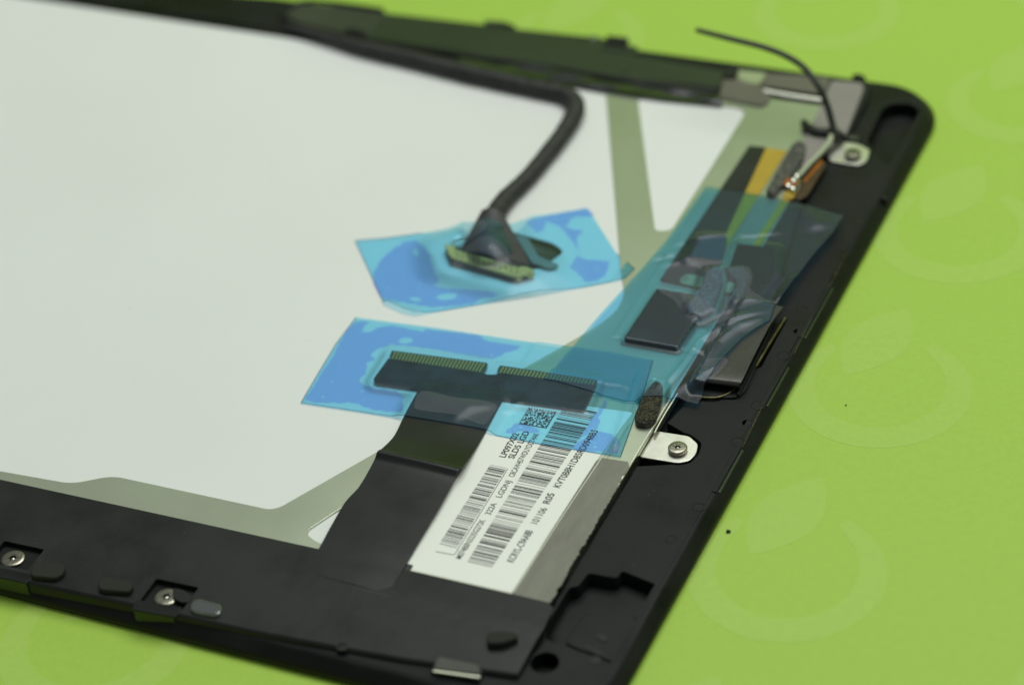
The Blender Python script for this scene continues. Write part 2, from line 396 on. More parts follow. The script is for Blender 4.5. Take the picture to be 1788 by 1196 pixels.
# seams, moulding marks and clip strips along the right-hand rim
for a, b in (((-1.85,-82.87,3.70), (-1.55,-93.69,3.70)), ((-1.89,-109.86,3.70), (-1.43,-120.82,3.70)), ((-2.30,-60.96,3.70), (-1.94,-72.35,3.70))):
    d = math.hypot(b[0]-a[0], b[1]-a[1]); me = box_mesh('seam_ridge', .12, d, .12, .04, 1)
    o = link('seam_ridge', me, 'rod', frame); o.location = Vector(((a[0]+b[0])/2, (a[1]+b[1])/2, RZ+.02))*U
    o.rotation_euler.z = math.atan2(b[1]-a[1], b[0]-a[0])-math.pi/2
for (y0, y1) in ((-108.5, -97), (-132.6, -121.0), (-88, -72)):
    me = box_mesh('clip_strip', .5, y1-y0, 1.1, .15); o = link('clip_strip', me, 'glint_clip', frame); o.location = Vector((-1.45, (y0+y1)/2, 2.75))*U
    me = box_mesh('clip_edge', .9, y1-y0+1.4, .3, .1); o = link('clip_edge', me, 'plastic', frame); o.location = Vector((-2.1, (y0+y1)/2, 3.62))*U
for c, r in (((-3.15,-94.69,3.70), 1.15), ((-2.77,-109.46,3.70), 1.2), ((-2.74,-119.78,3.70), 1.1), ((-4.50,-80.54,3.70), 1.0), ((-3.11,-137.71,3.70), 1.0), ((-4.58,-146.54,3.70), .95)):
    lathe('moulding_mark', [(r, -.02), (r, .05), (r-.10, .07), (r-.16, .02), (r-.3, .015)], 'plastic', frame, (c[0], c[1], RZ), 26)
rodp = [(-6.40,-84.30,3.90),(-6.59,-91.92,3.90),(-6.68,-99.33,3.90)]
tube('pin_rod', rodp, .26, 'rod', frame)
# worn embossing on the pocket floor
def glyph_bar(pts, zz=1.3): plate('embossed_mark', [rounded(pts, .2)], zz, zz+.12, 'plastic_dark', frame)
glyph_bar([(-9.53,-172.03,2.00),(-9.39,-171.44,2.00),(-6.51,-172.24,2.00),(-5.99,-173.01,2.00),(-7.22,-172.88,2.00)])
glyph_bar([(-8.80,-169.07,2.00),(-8.31,-168.36,2.00),(-6.60,-169.17,2.00),(-6.82,-170.05,2.00),(-7.89,-169.86,2.00)])
glyph_bar([(-4.35,-166.52,2.00),(-3.93,-166.11,2.00),(-2.50,-166.73,2.00),(-2.47,-165.36,2.00),(-2.02,-165.48,2.00),(-2.09,-167.28,2.00),(-2.65,-167.33,2.00)])
c = (-5.73,-176.33,3.70); lathe('moulding_mark', [(.9, 0), (.9, .1), (.3, .12)], 'plastic_dark', frame, c, 18)

# the lower border: a black cover strip that starts on the panel and drops to the rim
inn = [(-136.57,-169.64,5.22),(-121.97,-169.34,5.22),(-58.83,-168.14,5.22),(-42.93,-168.17,5.22),(-24.21,-168.04,5.22)]
low_edge = [(-15.52,-183.63,4.30),(-34.74,-186.03,4.30),(-59.59,-187.96,4.30),(-81.85,-188.77,4.30),(-108.48,-189.69,4.30),(-122.32,-190.11,4.30)]
cover_ol = xy(inn)+xy([(-17.17,-168.06,5.10),(-15.86,-169.02,5.10),(-15.42,-173.67,5.10),(-15.53,-176.81,5.10)])+xy(low_edge)
yin, ylo = -169.4, -187.0
def cover_h(x, y):
    t = (yin-y)/(yin-ylo)
    h = 5.22-.06*sstep((t-.26)/.04)-.12*sstep((t-.30)/.10)-.06*sstep((t-.52)/.03)-.45*sstep((t-.40)/.6)
    return h+.05*math.sin(x*.35+y*.6)*sstep(t*3)*.4
def bay_outline(c):
    x, y = c[0], c[1]
    return rounded([(x-3.4, y+2.7), (x+4.6, y+3.0), (x+4.6, y-2.3), (x-3.4, y-2.6)], .4, 3)
bays = [(-108.93,-185.21,4.30), (-78.46,-185.24,4.30)]
cov = sheet('border_cover', cover_ol, cover_h, 1.6, 'tape', frame, 80, [bay_outline(c) for c in bays])
# wall under the cover's outer edge
lowz = [(p[0], p[1]) for p in low_edge]
V = []; F = []
pts = [(x, y) for x, y in lowz]
dense = []
for i in range(len(pts)-1):
    for j in range(10): dense.append(lerp2(pts[i], pts[i+1], j/10))
dense.append(pts[-1])
for x, y in dense:
    h = cover_h(x, y)
    for dy, z in ((.0, h), (-.35, h-.18), (-.5, h-.5), (-.55, 2.0)): V.append((x*U, (y+dy)*U, z*U))
for i in range(len(dense)-1):
    for k in range(3): F.append((i*4+k, i*4+k+1, (i+1)*4+k+1, (i+1)*4+k))
me = bpy.data.meshes.new('border_wall'); me.from_pydata(V, [], F); me.update(); link('border_wall', me, 'tape', frame, 60)
# screws in square recesses on the lower border
def screw_bay(c):
    x, y = c[0], c[1]; ol = bay_outline(c); zz = cover_h(x, y); fl_ = zz-.95
    V = [(p[0]*U, p[1]*U, (cover_h(*p)-.01)*U) for p in ol]+[(p[0]*U, p[1]*U, fl_*U) for p in ol]; k = len(ol)
    F = [(i, (i+1) % k, k+(i+1) % k, k+i) for i in range(k)]
    me = bpy.data.meshes.new('recess_wall'); me.from_pydata(V, [], F); me.update(); link('recess_wall', me, 'plastic_dark', frame)
    plate('recess_floor', [ol], fl_-.3, fl_, 'plastic', frame)
    make_screw(frame, (x, y, fl_), 2.05, .55, .5)
for c in bays: screw_bay(c)
def slab(name, pts, h, mat, zz=None, bev=.25):
    P = xy(pts); cx_ = sum(p[0] for p in P)/len(P); cy_ = sum(p[1] for p in P)/len(P)
    z = cover_h(cx_, cy_) if zz is None else zz
    return plate(name, [rounded(P, .9)], z-.25, z+h, mat, frame, bev)
slab('rubber_pad', [(-103.74,-186.54,5.60),(-103.19,-185.62,5.60),(-98.96,-184.70,5.60),(-97.75,-185.50,5.60),(-97.19,-187.09,5.60),(-97.88,-188.49,5.60),(-102.35,-189.34,5.60)], 1.0, 'pad')
slab('rubber_pad', [(-90.47,-186.97,5.60),(-90.40,-185.64,5.60),(-85.54,-184.80,5.60),(-84.15,-185.80,5.60),(-83.91,-187.46,5.60),(-89.22,-188.60,5.60)], 1.0, 'pad')
slab('rubber_pad', [(-23.12,-178.50,5.60),(-21.88,-177.28,5.60),(-18.73,-176.79,5.60),(-18.06,-177.64,5.60),(-19.68,-179.52,5.60),(-22.21,-180.48,5.60)], 1.2, 'pad')
slab('screw_cover', [(-77.99,-183.60,4.90),(-76.29,-183.48,4.90),(-73.85,-184.27,4.90),(-73.37,-185.83,4.90),(-75.02,-186.37,4.90),(-77.02,-185.59,4.90)], .15, 'plastic_dark', None, .1)
slab('clear_clip', [(-72.94,-185.79,5.50),(-72.29,-184.87,5.50),(-67.88,-185.00,5.50),(-66.97,-186.39,5.50),(-67.24,-187.60,5.50),(-71.10,-188.02,5.50),(-72.42,-187.61,5.50)], .7, 'clear', None, .3)
# front lugs: little blocks on the wall
def lug(a, b, z0, z1, mat, t=1.6):
    d = math.hypot(b[0]-a[0], b[1]-a[1]); me = box_mesh('clip_lug', d, t, z1-z0, .12)
    o = link('clip_lug', me, mat, frame); o.location = Vector(((a[0]+b[0])/2, (a[1]+b[1])/2, (z0+z1)/2))*U
    o.rotation_euler.z = math.atan2(b[1]-a[1], b[0]-a[0]); return o
lug((-81.85,-189.45,4.40), (-74.71,-188.55,4.40), 1.7, 4.5, 'glint_clip', 1.5)
lug((-82.25,-189.09,4.60), (-74.16,-188.30,4.60), 4.25, 4.62, 'plastic', 2.4)
lug((-111.84,-189.85,4.40), (-102.74,-189.58,4.40), 1.7, 4.4, 'glint_clip', 1.5)
lug((-112.00,-189.53,4.60), (-102.71,-189.20,4.60), 4.2, 4.55, 'plastic', 2.2)
lug((-29.00,-186.21,4.50), (-21.00,-185.53,4.50), 3.2, 4.4, 'plastic_dark', 2.2)
slab('metal_clip', [(-28.92,-185.01,4.90),(-28.62,-184.38,4.90),(-21.85,-184.00,4.90),(-20.79,-185.88,4.90),(-28.45,-187.24,4.90)], .45, 'smoke2', None, .18)
lug((-28.31,-187.51,4.95), (-20.72,-186.43,4.95), 4.75, 5.0, 'steel', .35)
c = (-44.64,-186.90,4.70); lathe('dimple', [(1.0, -.05), (1.0, .12), (.6, .14), (.5, -.05)], 'plastic_dark', frame, (c[0], c[1], cover_h(c[0], c[1])), 20)

# the upper border: dark smoked films, tapes and clips over the frame's far edge
TOPZ = 5.15
def topstrip(name, pts, mat, z0, z1, bev=.1, r=.5): return plate(name, [rounded(xy(pts), r)], z0, z1, mat, frame, bev)
topstrip('upper_border', [(-260.54,-9.54,5.10),(-230.49,-8.84,5.10),(-158.47,-1.85,5.10),(-131.56,-2.04,5.10),(-103.23,-1.35,5.10),(-77.57,-0.08,5.10),(-67.85,-4.16,5.10),(-48.31,-5.57,5.10),(-43.39,-11.98,5.10),(-42.85,-17.95,5.10),(-68.17,-19.61,5.10),(-97.06,-17.83,5.10),(-129.59,-17.28,5.10),(-177.53,-16.64,5.10),(-256.51,-15.09,5.10)], 'plastic', 3.6, 5.0)
topstrip('smoked_film', [(-152.91,-8.03,5.50),(-152.34,-3.01,5.50),(-138.91,-1.34,5.50),(-129.73,-1.51,5.50),(-127.94,-11.37,5.50),(-130.03,-12.93,5.50),(-140.99,-12.01,5.50),(-151.35,-10.33,5.50)], 'smoke2', 5.02, 5.28)
topstrip('smoked_film', [(-129.63,-2.28,5.50),(-103.11,-1.51,5.50),(-76.89,-1.63,5.50),(-67.32,-4.73,5.50),(-66.43,-10.91,5.50),(-67.03,-15.92,5.50),(-97.45,-13.89,5.50),(-128.54,-13.59,5.50)], 'smoke', 5.05, 5.35)
topstrip('smoked_film', [(-68.55,-5.69,5.30),(-45.77,-7.20,5.30),(-45.43,-13.33,5.30),(-67.52,-14.74,5.30)], 'smoke', 5.02, 5.20)
topstrip('tape_base', [(-130.58,-15.30,5.30),(-110.65,-15.38,5.30),(-93.73,-16.08,5.30),(-69.19,-17.10,5.30),(-43.82,-16.68,5.30),(-42.10,-19.95,5.30),(-54.84,-20.50,5.30),(-67.76,-20.56,5.30),(-91.93,-20.05,5.30),(-109.14,-18.52,5.30),(-128.94,-18.49,5.30)], 'tape', 5.0, 5.2, .05)
tube('rolled_edge', [(-127.51,-15.58,5.60),(-113.32,-15.57,5.60),(-98.19,-15.25,5.60),(-83.37,-14.94,5.60),(-68.32,-15.94,5.60),(-56.49,-16.23,5.60),(-44.95,-16.30,5.60)], [.4, .5, .7, .6, .7, .8, .6], 'tape', frame, 8, 12, .7)
def crease_h(x, y): return 5.6+.16*math.sin(.22*x+1.1*y)+.07*math.sin(.5*x-1.2*y+1)+.035*math.sin(.3*x+2.6*y)
sheet('creased_tape', [(-105.33,-14.73,5.70),(-94.22,-14.91,5.70),(-83.10,-15.53,5.70),(-69.38,-15.90,5.70),(-56.42,-16.38,5.70),(-44.12,-16.49,5.70),(-42.01,-20.14,5.70),(-54.58,-21.10,5.70),(-67.95,-21.28,5.70),(-81.00,-20.35,5.70),(-92.01,-19.78,5.70),(-103.43,-18.76,5.70)], crease_h, .6, 'tape_gloss', frame)
def topblock(name, pts, z0, z1, mat): return plate(name, [rounded(xy(pts), .3)], z0, z1, mat, frame, .15)
topblock('edge_clip', [(-75.97,-0.56,5.60),(-70.96,-0.31,5.60),(-70.34,-3.18,5.60),(-75.42,-3.20,5.60)], 4.4, 6.2, 'plastic_dark')
topblock('edge_clip', [(-76.42,-2.17,5.30),(-67.95,-2.54,5.30),(-67.58,-5.44,5.30),(-75.34,-5.42,5.30)], 4.4, 5.6, 'smoke')
topblock('edge_clip', [(-105.69,-0.23,5.30),(-101.18,0.37,5.30),(-97.82,-0.88,5.30),(-104.83,-2.11,5.30)], 4.4, 5.7, 'smoke2')
topblock('edge_clip', [(-80.51,-0.15,5.30),(-78.10,-0.06,5.30),(-77.58,-1.96,5.30),(-79.98,-2.05,5.30)], 4.4, 5.4, 'clear')
topblock('edge_clip', [(-134.69,-10.61,5.60),(-129.74,-11.21,5.60),(-129.68,-13.02,5.60),(-134.62,-12.43,5.60)], 4.8, 5.7, 'plastic_dark')
tube('film_seam', [(-152.39,-9.52,5.50),(-151.54,-3.36,5.50),(-146.51,-1.58,5.50),(-138.91,-1.34,5.50),(-130.62,-1.46,5.50)], .45, 'plastic_dark', frame)
tube('film_seam', [(-152.14,-9.99,5.50),(-143.33,-13.12,5.50),(-136.22,-15.52,5.50),(-128.07,-14.51,5.50)], .5, 'plastic_dark', frame)
topblock('edge_clip', [(-45.36,-6.17,5.60),(-43.40,-6.63,5.60),(-43.53,-10.49,5.60),(-45.87,-9.67,5.60)], 4.8, 6.0, 'plastic_dark')
topstrip('tape_patch', [(-45.55,-10.54,5.60),(-42.68,-9.32,5.60),(-34.43,-11.92,5.60),(-33.27,-16.29,5.60),(-34.16,-18.37,5.60),(-43.70,-17.62,5.60)], 'fabric_dark', 5.05, 5.45, .12)
topstrip('clear_patch', [(-44.64,-5.43,5.00),(-37.85,-5.13,5.00),(-37.70,-9.86,5.00),(-42.34,-9.64,5.00)], 'window_pale', 4.0, 5.05, .1)
topstrip('tape_patch', [(-38.20,-4.87,4.80),(-24.40,-3.23,4.80),(-23.40,-10.03,4.80),(-37.20,-9.86,4.80)], 'fabric_dark', 4.0, 4.85, .15)
topstrip('tape_patch', [(-23.55,-4.99,5.40),(-17.11,-4.26,5.40),(-16.06,-6.80,5.40),(-14.31,-23.64,5.40),(-15.63,-30.59,5.40),(-18.53,-38.28,5.40),(-20.77,-35.88,5.40),(-21.84,-25.65,5.40),(-22.54,-14.06,5.40)], 'taupe', 5.0, 5.3, .12, 1.0)
topblock('corner_ridge', [(-17.38,-3.44,4.60),(-15.78,-3.03,4.60),(-14.59,-8.79,4.60),(-13.88,-23.55,4.60),(-15.07,-24.31,4.60),(-16.01,-10.08,4.60)], 3.5, 4.9, 'plastic_dark')
topblock('corner_ridge', [(-20.38,-1.03,4.40),(-19.14,-0.24,4.40),(-17.35,-1.20,4.40),(-17.25,-3.07,4.40),(-19.82,-2.79,4.40)], 3.4, 4.9, 'plastic')
topblock('corner_bar', [(-14.94,-22.50,4.60),(-11.89,-23.02,4.60),(-11.59,-24.71,4.60),(-14.85,-24.25,4.60)], 3.4, 4.6, 'smoke2')

# ================================================================== the LCD panel
lcd = thing('lcd_panel', 'bare display panel with white reflector back and greenish steel chassis inside the black frame', 'display panel')
main_win = rounded([(-272.54,-12.21,5.00),(-69.94,-16.29,5.00),(-39.71,-81.32,5.00),(-36.87,-86.59,5.00),(-36.27,-92.02,5.00),(-37.98,-97.85,5.00),(-70.30,-160.62,5.00),(-71.82,-161.72,5.00),(-103.11,-162.21,5.00),(-108.97,-166.30,5.00),(-123.45,-167.25,5.00),(-154.38,-169.69,5.00)], 2.2)
tri_up = rounded([(-61.04,-20.19,5.00),(-36.79,-19.44,5.00),(-36.11,-64.94,5.00),(-38.96,-66.14,5.00)], 3.0)
tri_low = rounded([(-63.32,-165.13,5.00),(-60.43,-158.12,5.00),(-41.20,-119.78,5.00),(-32.72,-118.91,5.00),(-29.00,-165.87,5.00),(-59.15,-166.80,5.00)], 2.5)
conn_win = rounded([(-66.58,-73.47,4.70),(-56.67,-74.92,4.70),(-53.48,-77.00,4.70),(-55.57,-83.50,4.70),(-60.25,-84.84,4.70)], 1.3)
chassis_ol = [(-17.6, -14.5), (-17.6, -171), (-232, -171), (-232, -14.5)]
plate('chassis_plate', [rounded(chassis_ol, 1.5), main_win, tri_up, tri_low], 4.7, 5.0, 'plate', lcd, .08)
plate('reflector_sheet', [[(-17.9, -14.8), (-17.9, -170.8), (-231.5, -170.8), (-231.5, -14.8)], conn_win], 4.45, 4.68, 'white', lcd)
plate('panel_body', [[(-17.9, -14.8), (-17.9, -170.8), (-231.5, -170.8), (-231.5, -14.8)]], 1.05, 3.6, 'plastic_dark', lcd)
tube('chassis_flange', [(-17.55, -171, 4.75), (-17.55, -120, 4.75), (-17.55, -60, 4.75), (-17.55, -14.5, 4.75)], .28, 'steel', lcd)
plate('flange_wall', [[(-17.75, -170), (-17.45, -170), (-17.45, -15), (-17.75, -15)]], 2.0, 4.7, 'steel', lcd)
tube('upper_flange', [(-35.56,-12.65,5.30),(-29.81,-13.02,5.30),(-22.87,-13.06,5.30)], .55, 'steel', lcd, 8, 12, .8)
# mounting tabs with their screws
def tab(pts, z, c):
    t = plate('mounting_tab', [rounded(xy(pts), .7)], z-.35, z, 'steel', lcd, .1)
    s = make_screw(t, (c[0], c[1], z)); return t
tab([(-17.26,-121.22,3.75),(-11.25,-120.85,3.75),(-8.98,-122.41,3.75),(-8.39,-124.80,3.75),(-8.81,-127.00,3.75),(-10.55,-128.17,3.75),(-17.43,-128.56,3.75)], 3.75, (-11.63,-125.19,3.90))
tab([(-16.45,-30.03,4.10),(-15.30,-25.11,4.10),(-11.52,-24.98,4.10),(-8.51,-26.58,4.10),(-7.86,-30.52,4.10),(-9.20,-32.61,4.10),(-14.94,-32.44,4.10)], 4.1, (-11.10,-29.61,4.20))
tube('flange_corner', [(-16.89,-111.56,4.60),(-16.97,-116.62,4.60),(-16.87,-121.53,4.60),(-16.73,-122.96,4.60)], .22, 'steel', lcd)

# the barcode label
LZ = 5.06
label_ol = rounded([(-46.09,-121.34,5.06),(-22.27,-119.16,5.06),(-23.37,-133.47,5.06),(-23.91,-167.41,5.06),(-25.93,-167.64,5.06),(-42.97,-167.71,5.06)], .5)
lab = plate('barcode_label', [label_ol], LZ-.055, LZ, 'paper', lcd)
lab['label'] = 'white paper label with two barcodes, a dot matrix and printed codes'
plate('label_liner', [rounded([(-21.87,-131.97,5.00),(-20.95,-132.16,5.00),(-22.44,-167.99,5.00),(-43.27,-168.60,5.00),(-43.46,-167.36,5.00),(-24.55,-167.12,5.00)], .3)], LZ-.045, LZ-.02, 'liner', lcd)
tube('label_edge', [(-22.60,-122.88,5.05),(-22.78,-132.32,5.05),(-23.22,-148.70,5.05),(-23.45,-167.53,5.05)], .10, 'liner', lab)
tube('label_edge', [(-21.65,-122.59,5.05),(-21.82,-132.34,5.05),(-22.20,-149.13,5.05),(-22.58,-167.67,5.05)], .07, 'plate', lab)
PZ = LZ+.012
def quad(V, F, a, b, c, d):
    k = len(V); V += [(p[0]*U, p[1]*U, PZ*U) for p in (a, b, c, d)]; F.append((k, k+1, k+2, k+3))
def barcode(name, tl, tr, bl, br, seed, dens, lead=None):
    r = random.Random(seed); V, F = [], []; t = 0.0
    L = math.hypot(tl[0]-bl[0], tl[1]-bl[1])
    while t < 1:
        wd = r.choice([.12, .12, .2, .2, .32, .5])*dens/L; gp = r.choice([.14, .14, .22, .3, .42, .6])*dens/L
        if t+wd > 1: wd = 1-t
        quad(V, F, lerp2(bl, tl, t), lerp2(br, tr, t), lerp2(br, tr, t+wd), lerp2(bl, tl, t+wd)); t += wd+gp
    me = bpy.data.meshes.new(name); me.from_pydata(V, [], F); me.update(); return link(name, me, 'ink', lab)
barcode('barcode', (-34.51,-120.39,5.07), (-28.29,-120.34,5.07), (-33.75,-163.16,5.07), (-29.30,-163.18,5.07), 11, .86)
barcode('barcode', (-40.43,-139.57,5.07), (-37.30,-139.55,5.07), (-40.08,-160.64,5.07), (-36.85,-160.79,5.07), 4, .62)
V, F = [], []
for a, b, wd in (((-37.14,-139.66,5.07), (-36.55,-162.31,5.07), .12), ((-36.55,-162.31,5.07), (-39.83,-162.48,5.07), .14)):
    d = Vector((b[0]-a[0], b[1]-a[1])).normalized(); nn = Vector((-d.y, d.x))*wd
    quad(V, F, (a[0], a[1]), (b[0], b[1]), (b[0]+nn.x, b[1]+nn.y), (a[0]+nn.x, a[1]+nn.y))
me = bpy.data.meshes.new('border_line'); me.from_pydata(V, [], F); me.update(); link('border_line', me, 'ink', lab)
# dot matrix block
r = random.Random(21); V, F = [], []; N_ = 20
tl, tr, bl, br = (-40.46,-123.21,5.07), (-35.17,-122.94,5.07), (-40.31,-128.00,5.07), (-35.06,-127.72,5.07)
def bil(u, v): return lerp2(lerp2(bl, br, u), lerp2(tl, tr, u), v)
for i in range(N_):
    for j in range(N_):
        on = (j == 0) or (i == N_-1) or (j == N_-1 and i % 2 == 0) or (i == 0 and j % 2 == 0) or (0 < i < N_-1 and 0 < j < N_-1 and r.random() < .5)
        if on: quad(V, F, bil(i/N_, j/N_), bil((i+1.02)/N_, j/N_), bil((i+1.02)/N_, (j+1.02)/N_), bil(i/N_, (j+1.02)/N_))
me = bpy.data.meshes.new('dot_matrix'); me.from_pydata(V, [], F); me.update(); link('dot_matrix', me, 'ink', lab)
def text(s, a, b, cap, bold=.0):
    cu = bpy.data.curves.new('printed_text', 'FONT'); cu.body = s; cu.size = 1; cu.offset = bold+.012
    o = bpy.data.objects.new('printed_text', cu); C.objects.link(o)
    dg = bpy.context.evaluated_depsgraph_get(); dg.update()
    me = bpy.data.meshes.new_from_object(o.evaluated_get(dg)); bpy.data.objects.remove(o); bpy.data.curves.remove(cu)
    xs = [v.co.x for v in me.vertices]; ys = [v.co.y for v in me.vertices]
    A, B = Vector(a[:2]), Vector(b[:2]); d = B-A; ang = math.atan2(d.y, d.x)
    sx = d.length/(max(xs)-min(xs)); sy = cap/.70
    me.transform(Matrix.Translation((A.x*U, A.y*U, PZ*U)) @ Matrix.Rotation(ang, 4, 'Z') @ Matrix.Diagonal((sx*U, sy*U, U, 1)) @ Matrix.Translation((-min(xs), 0, 0)))
    return link('printed_text', me, 'ink', lab)
text('LP097X02', (-38.72,-137.13,5.07), (-39.02,-130.41,5.07), 1.15, .012)
text('SLD5 LGD', (-37.17,-136.96,5.07), (-37.47,-129.44,5.07), 1.15, .012)
text('M074B0N3235G272K', (-34.99,-162.98,5.07), (-35.14,-152.95,5.07), 1.05)
text('322A', (-34.95,-151.53,5.07), (-35.05,-148.51,5.07), 1.05)
text('LGDNJ', (-35.01,-146.96,5.07), (-35.11,-142.49,5.07), 1.05)
text('C8CAW457WDUYDDT4AK', (-35.17,-141.41,5.07), (-35.65,-129.37,5.07), 1.05)
text('KCRYL-C9AA8B', (-26.43,-161.10,5.07), (-26.41,-153.03,5.07), 1.25, .008)
text('101106', (-26.47,-151.25,5.07), (-26.38,-147.15,5.07), 1.25)
text('R05', (-26.57,-145.99,5.07), (-26.70,-143.27,5.07), 1.25, .008)
text('KVT0B8H1D85RD0948B5', (-26.55,-141.68,5.07), (-26.10,-125.62,5.07), 1.25, .008)
# grey fabric tape with a ragged right edge
rr_ = random.Random(3); L_ = []
e0, e1 = (-17.30,-132.58,5.10), (-16.84,-167.68,5.10)
for i in range(61):
    q = lerp2(e0, e1, i/60); L_.append((q[0]+rr_.uniform(-.35, .15), q[1]))
plate('fabric_tape', [[(p[0], p[1]) for p in [(-22.82,-132.23,5.10),(-18.10,-131.88,5.10)]]+L_+[(p[0], p[1]) for p in [(-17.24,-168.36,5.10),(-23.66,-167.94,5.10),(-23.35,-133.51,5.10)]]], 5.0, 5.12, 'grey', lcd)
# foam pad by the chassis edge
fo = [(-21.35,-110.94,6.20),(-19.63,-111.45,6.20),(-18.25,-115.25,6.20),(-17.15,-121.06,6.20),(-18.12,-122.66,6.20),(-20.19,-122.80,6.20),(-21.12,-121.28,6.20),(-21.77,-114.80,6.20)]
plate('foam_pad', [rounded(xy(fo), 1.1)], 4.9, 6.5, 'foam', lcd, .5)

# ================================================================== touch controller flex on the right
tf = thing('touch_controller_flex', 'amber and black touch flex with square chips under the teal film', 'flex cable')
plate('black_strip', [rounded([(-31.66,-33.05,5.20),(-28.12,-32.76,5.20),(-23.87,-81.79,5.20),(-32.05,-81.32,5.20)], .5)], 5.02, 5.3, 'flex', tf, .05)
plate('amber_strip', [rounded([(-28.12,-32.76,5.20),(-23.72,-32.89,5.20),(-23.94,-69.34,5.20),(-24.79,-75.40,5.20),(-24.22,-79.06,5.20)], .3)], 5.02, 5.22, 'kapton', tf)
plate('foam_strip', [rounded([(-23.07,-31.22,5.90),(-21.94,-29.59,5.90),(-20.29,-30.91,5.90),(-19.12,-35.80,5.90),(-19.64,-41.93,5.90),(-20.70,-49.76,5.90),(-22.60,-49.04,5.90),(-22.86,-41.53,5.90)], 1.0)], 5.0, 6.3, 'foam2', tf, .4)
plate('carrier_board', [rounded([(-23.48,-48.61,5.20),(-15.08,-49.18,5.20),(-9.77,-80.50,5.20),(-11.27,-95.45,5.20),(-22.63,-91.61,5.20),(-24.69,-75.37,5.20)], 1)], 4.2, 5.0, 'plastic_dark', tf)
plate('green_trace', [rounded([(-18.92,-47.51,5.30),(-17.44,-47.72,5.30),(-17.84,-66.18,5.30),(-19.24,-65.79,5.30)], .3)], 5.05, 5.32, 'kapton', tf)
plate('chip', [rounded([(-29.23,-66.50,6.00),(-24.37,-65.53,6.00),(-22.88,-73.32,6.00),(-28.91,-73.49,6.00)], .4)], 5.1, 6.1, 'chip2', tf, .15)
plate('chip', [rounded([(-21.94,-66.81,6.00),(-14.68,-66.33,6.00),(-12.20,-74.09,6.00),(-13.28,-83.03,6.00),(-20.32,-77.19,6.00)], .4)], 5.1, 6.0, 'chip', tf, .2)
plate('chip', [rounded([(-31.24,-84.70,6.00),(-23.68,-84.57,6.00),(-20.62,-85.54,6.00),(-21.15,-100.54,6.00),(-31.40,-100.73,6.00)], .4)], 5.05, 6.0, 'chip', tf, .15)
plate('pale_pad', [rounded([(-28.64,-80.00,5.50),(-27.72,-78.21,5.50),(-24.57,-78.07,5.50),(-23.70,-81.61,5.50),(-27.90,-81.31,5.50)], .8)], 5.25, 5.45, 'window_pale', tf)
plate('pale_pad', [rounded([(-19.40,-79.14,5.70),(-18.10,-78.39,5.70),(-17.53,-81.80,5.70),(-18.91,-82.01,5.70)], .3)], 5.3, 5.7, 'window_pale', tf)
plate('sparkling_foam', [rounded([(-24.09,-76.80,6.30),(-21.54,-75.69,6.30),(-20.40,-78.79,6.30),(-19.09,-88.10,6.30),(-20.58,-90.37,6.30),(-22.64,-90.24,6.30),(-23.59,-88.31,6.30),(-23.19,-82.23,6.30)], 1.2)], 5.2, 6.5, 'foam3', tf, .5)
plate('sparkling_foam', [rounded([(-21.83,-74.95,6.00),(-18.46,-73.60,6.00),(-16.03,-75.96,6.00),(-15.01,-83.17,6.00),(-15.97,-84.19,6.00),(-17.86,-78.38,6.00)], .8)], 5.2, 6.1, 'foam2', tf, .3)
fl = [(-14.20,-83.50,6.40),(-14.01,-90.76,6.40),(-14.10,-100.04,6.40),(-14.41,-106.73,6.40)] + [(-14.69,-108.33,6.00)] + [(-15.00,-108.21,5.20)] + [(-15.00,-106.63,4.40)] + [(-15.13,-102.26,4.20)]
fr_ = [(-6.66,-84.25,6.40),(-7.18,-89.65,6.40),(-6.92,-98.96,6.40),(-6.52,-106.06,6.40)] + [(-6.77,-107.47,6.00)] + [(-7.01,-107.50,5.20)] + [(-6.98,-105.93,4.40)] + [(-7.15,-101.60,4.20)]
ribbon('folded_ribbon', fl, fr_, .15, 'folded', tf, 8, 10)
tube('wire_loop', [(-14.18,-110.55,4.20),(-12.21,-110.63,4.20),(-10.10,-109.99,4.20),(-8.70,-108.55,4.20),(-7.91,-106.62,4.20)], .2, 'rod', tf)
plate('carrier_tray', [rounded([(-16.92,-89.10,4.60),(-7.59,-87.45,4.60),(-5.99,-106.57,4.60),(-6.68,-108.80,4.60),(-15.13,-111.36,4.60),(-16.68,-110.14,4.60)], 1)], 3.4, 4.1, 'plastic_dark', tf)
tube('tray_edge', [(-8.07,-86.08,4.30),(-7.34,-93.76,4.30),(-7.08,-102.40,4.30),(-6.82,-108.45,4.30)], .25, 'plastic', tf)

# ================================================================== antenna lead at the upper right
an = thing('antenna_lead', 'thin black antenna wire arching up from the upper right corner', 'wire')
tube('wire', [(-15.38,-27.35,5.60),(-15.69,-26.69,6.50),(-16.92,-24.99,8.50),(-18.39,-23.27,11.00),(-20.45,-21.86,14.00),(-24.16,-19.56,16.50),(-28.28,-19.00,18.50),(-33.28,-19.17,20.00),(-40.56,-19.24,21.00),(-47.48,-18.54,21.50)], [.75, .75, .72, .70, .68, .66, .64, .62, .6, .5], 'wire', an)
tube('wire_stub', [(-23.54,-23.06,6.00),(-22.21,-24.50,6.00),(-20.10,-25.73,6.00),(-18.20,-25.66,6.00),(-16.43,-25.19,6.00),(-14.71,-26.06,6.00)], [.75, .9, .95, 1.0, 1.0, .9], 'wire', an)
tube('pale_wire', [(-16.32,-26.98,6.30),(-16.07,-29.55,6.30),(-16.52,-33.58,6.30),(-17.38,-38.11,6.30),(-17.84,-41.64,6.30),(-18.26,-43.87,6.30)], [.6, .55, .5, .45, .42, .4], 'wire_pale', an)
tube('dark_wire', [(-15.81,-30.74,6.00),(-16.37,-34.79,6.00),(-17.01,-39.24,6.00),(-17.47,-42.76,6.00)], .4, 'wire', an)
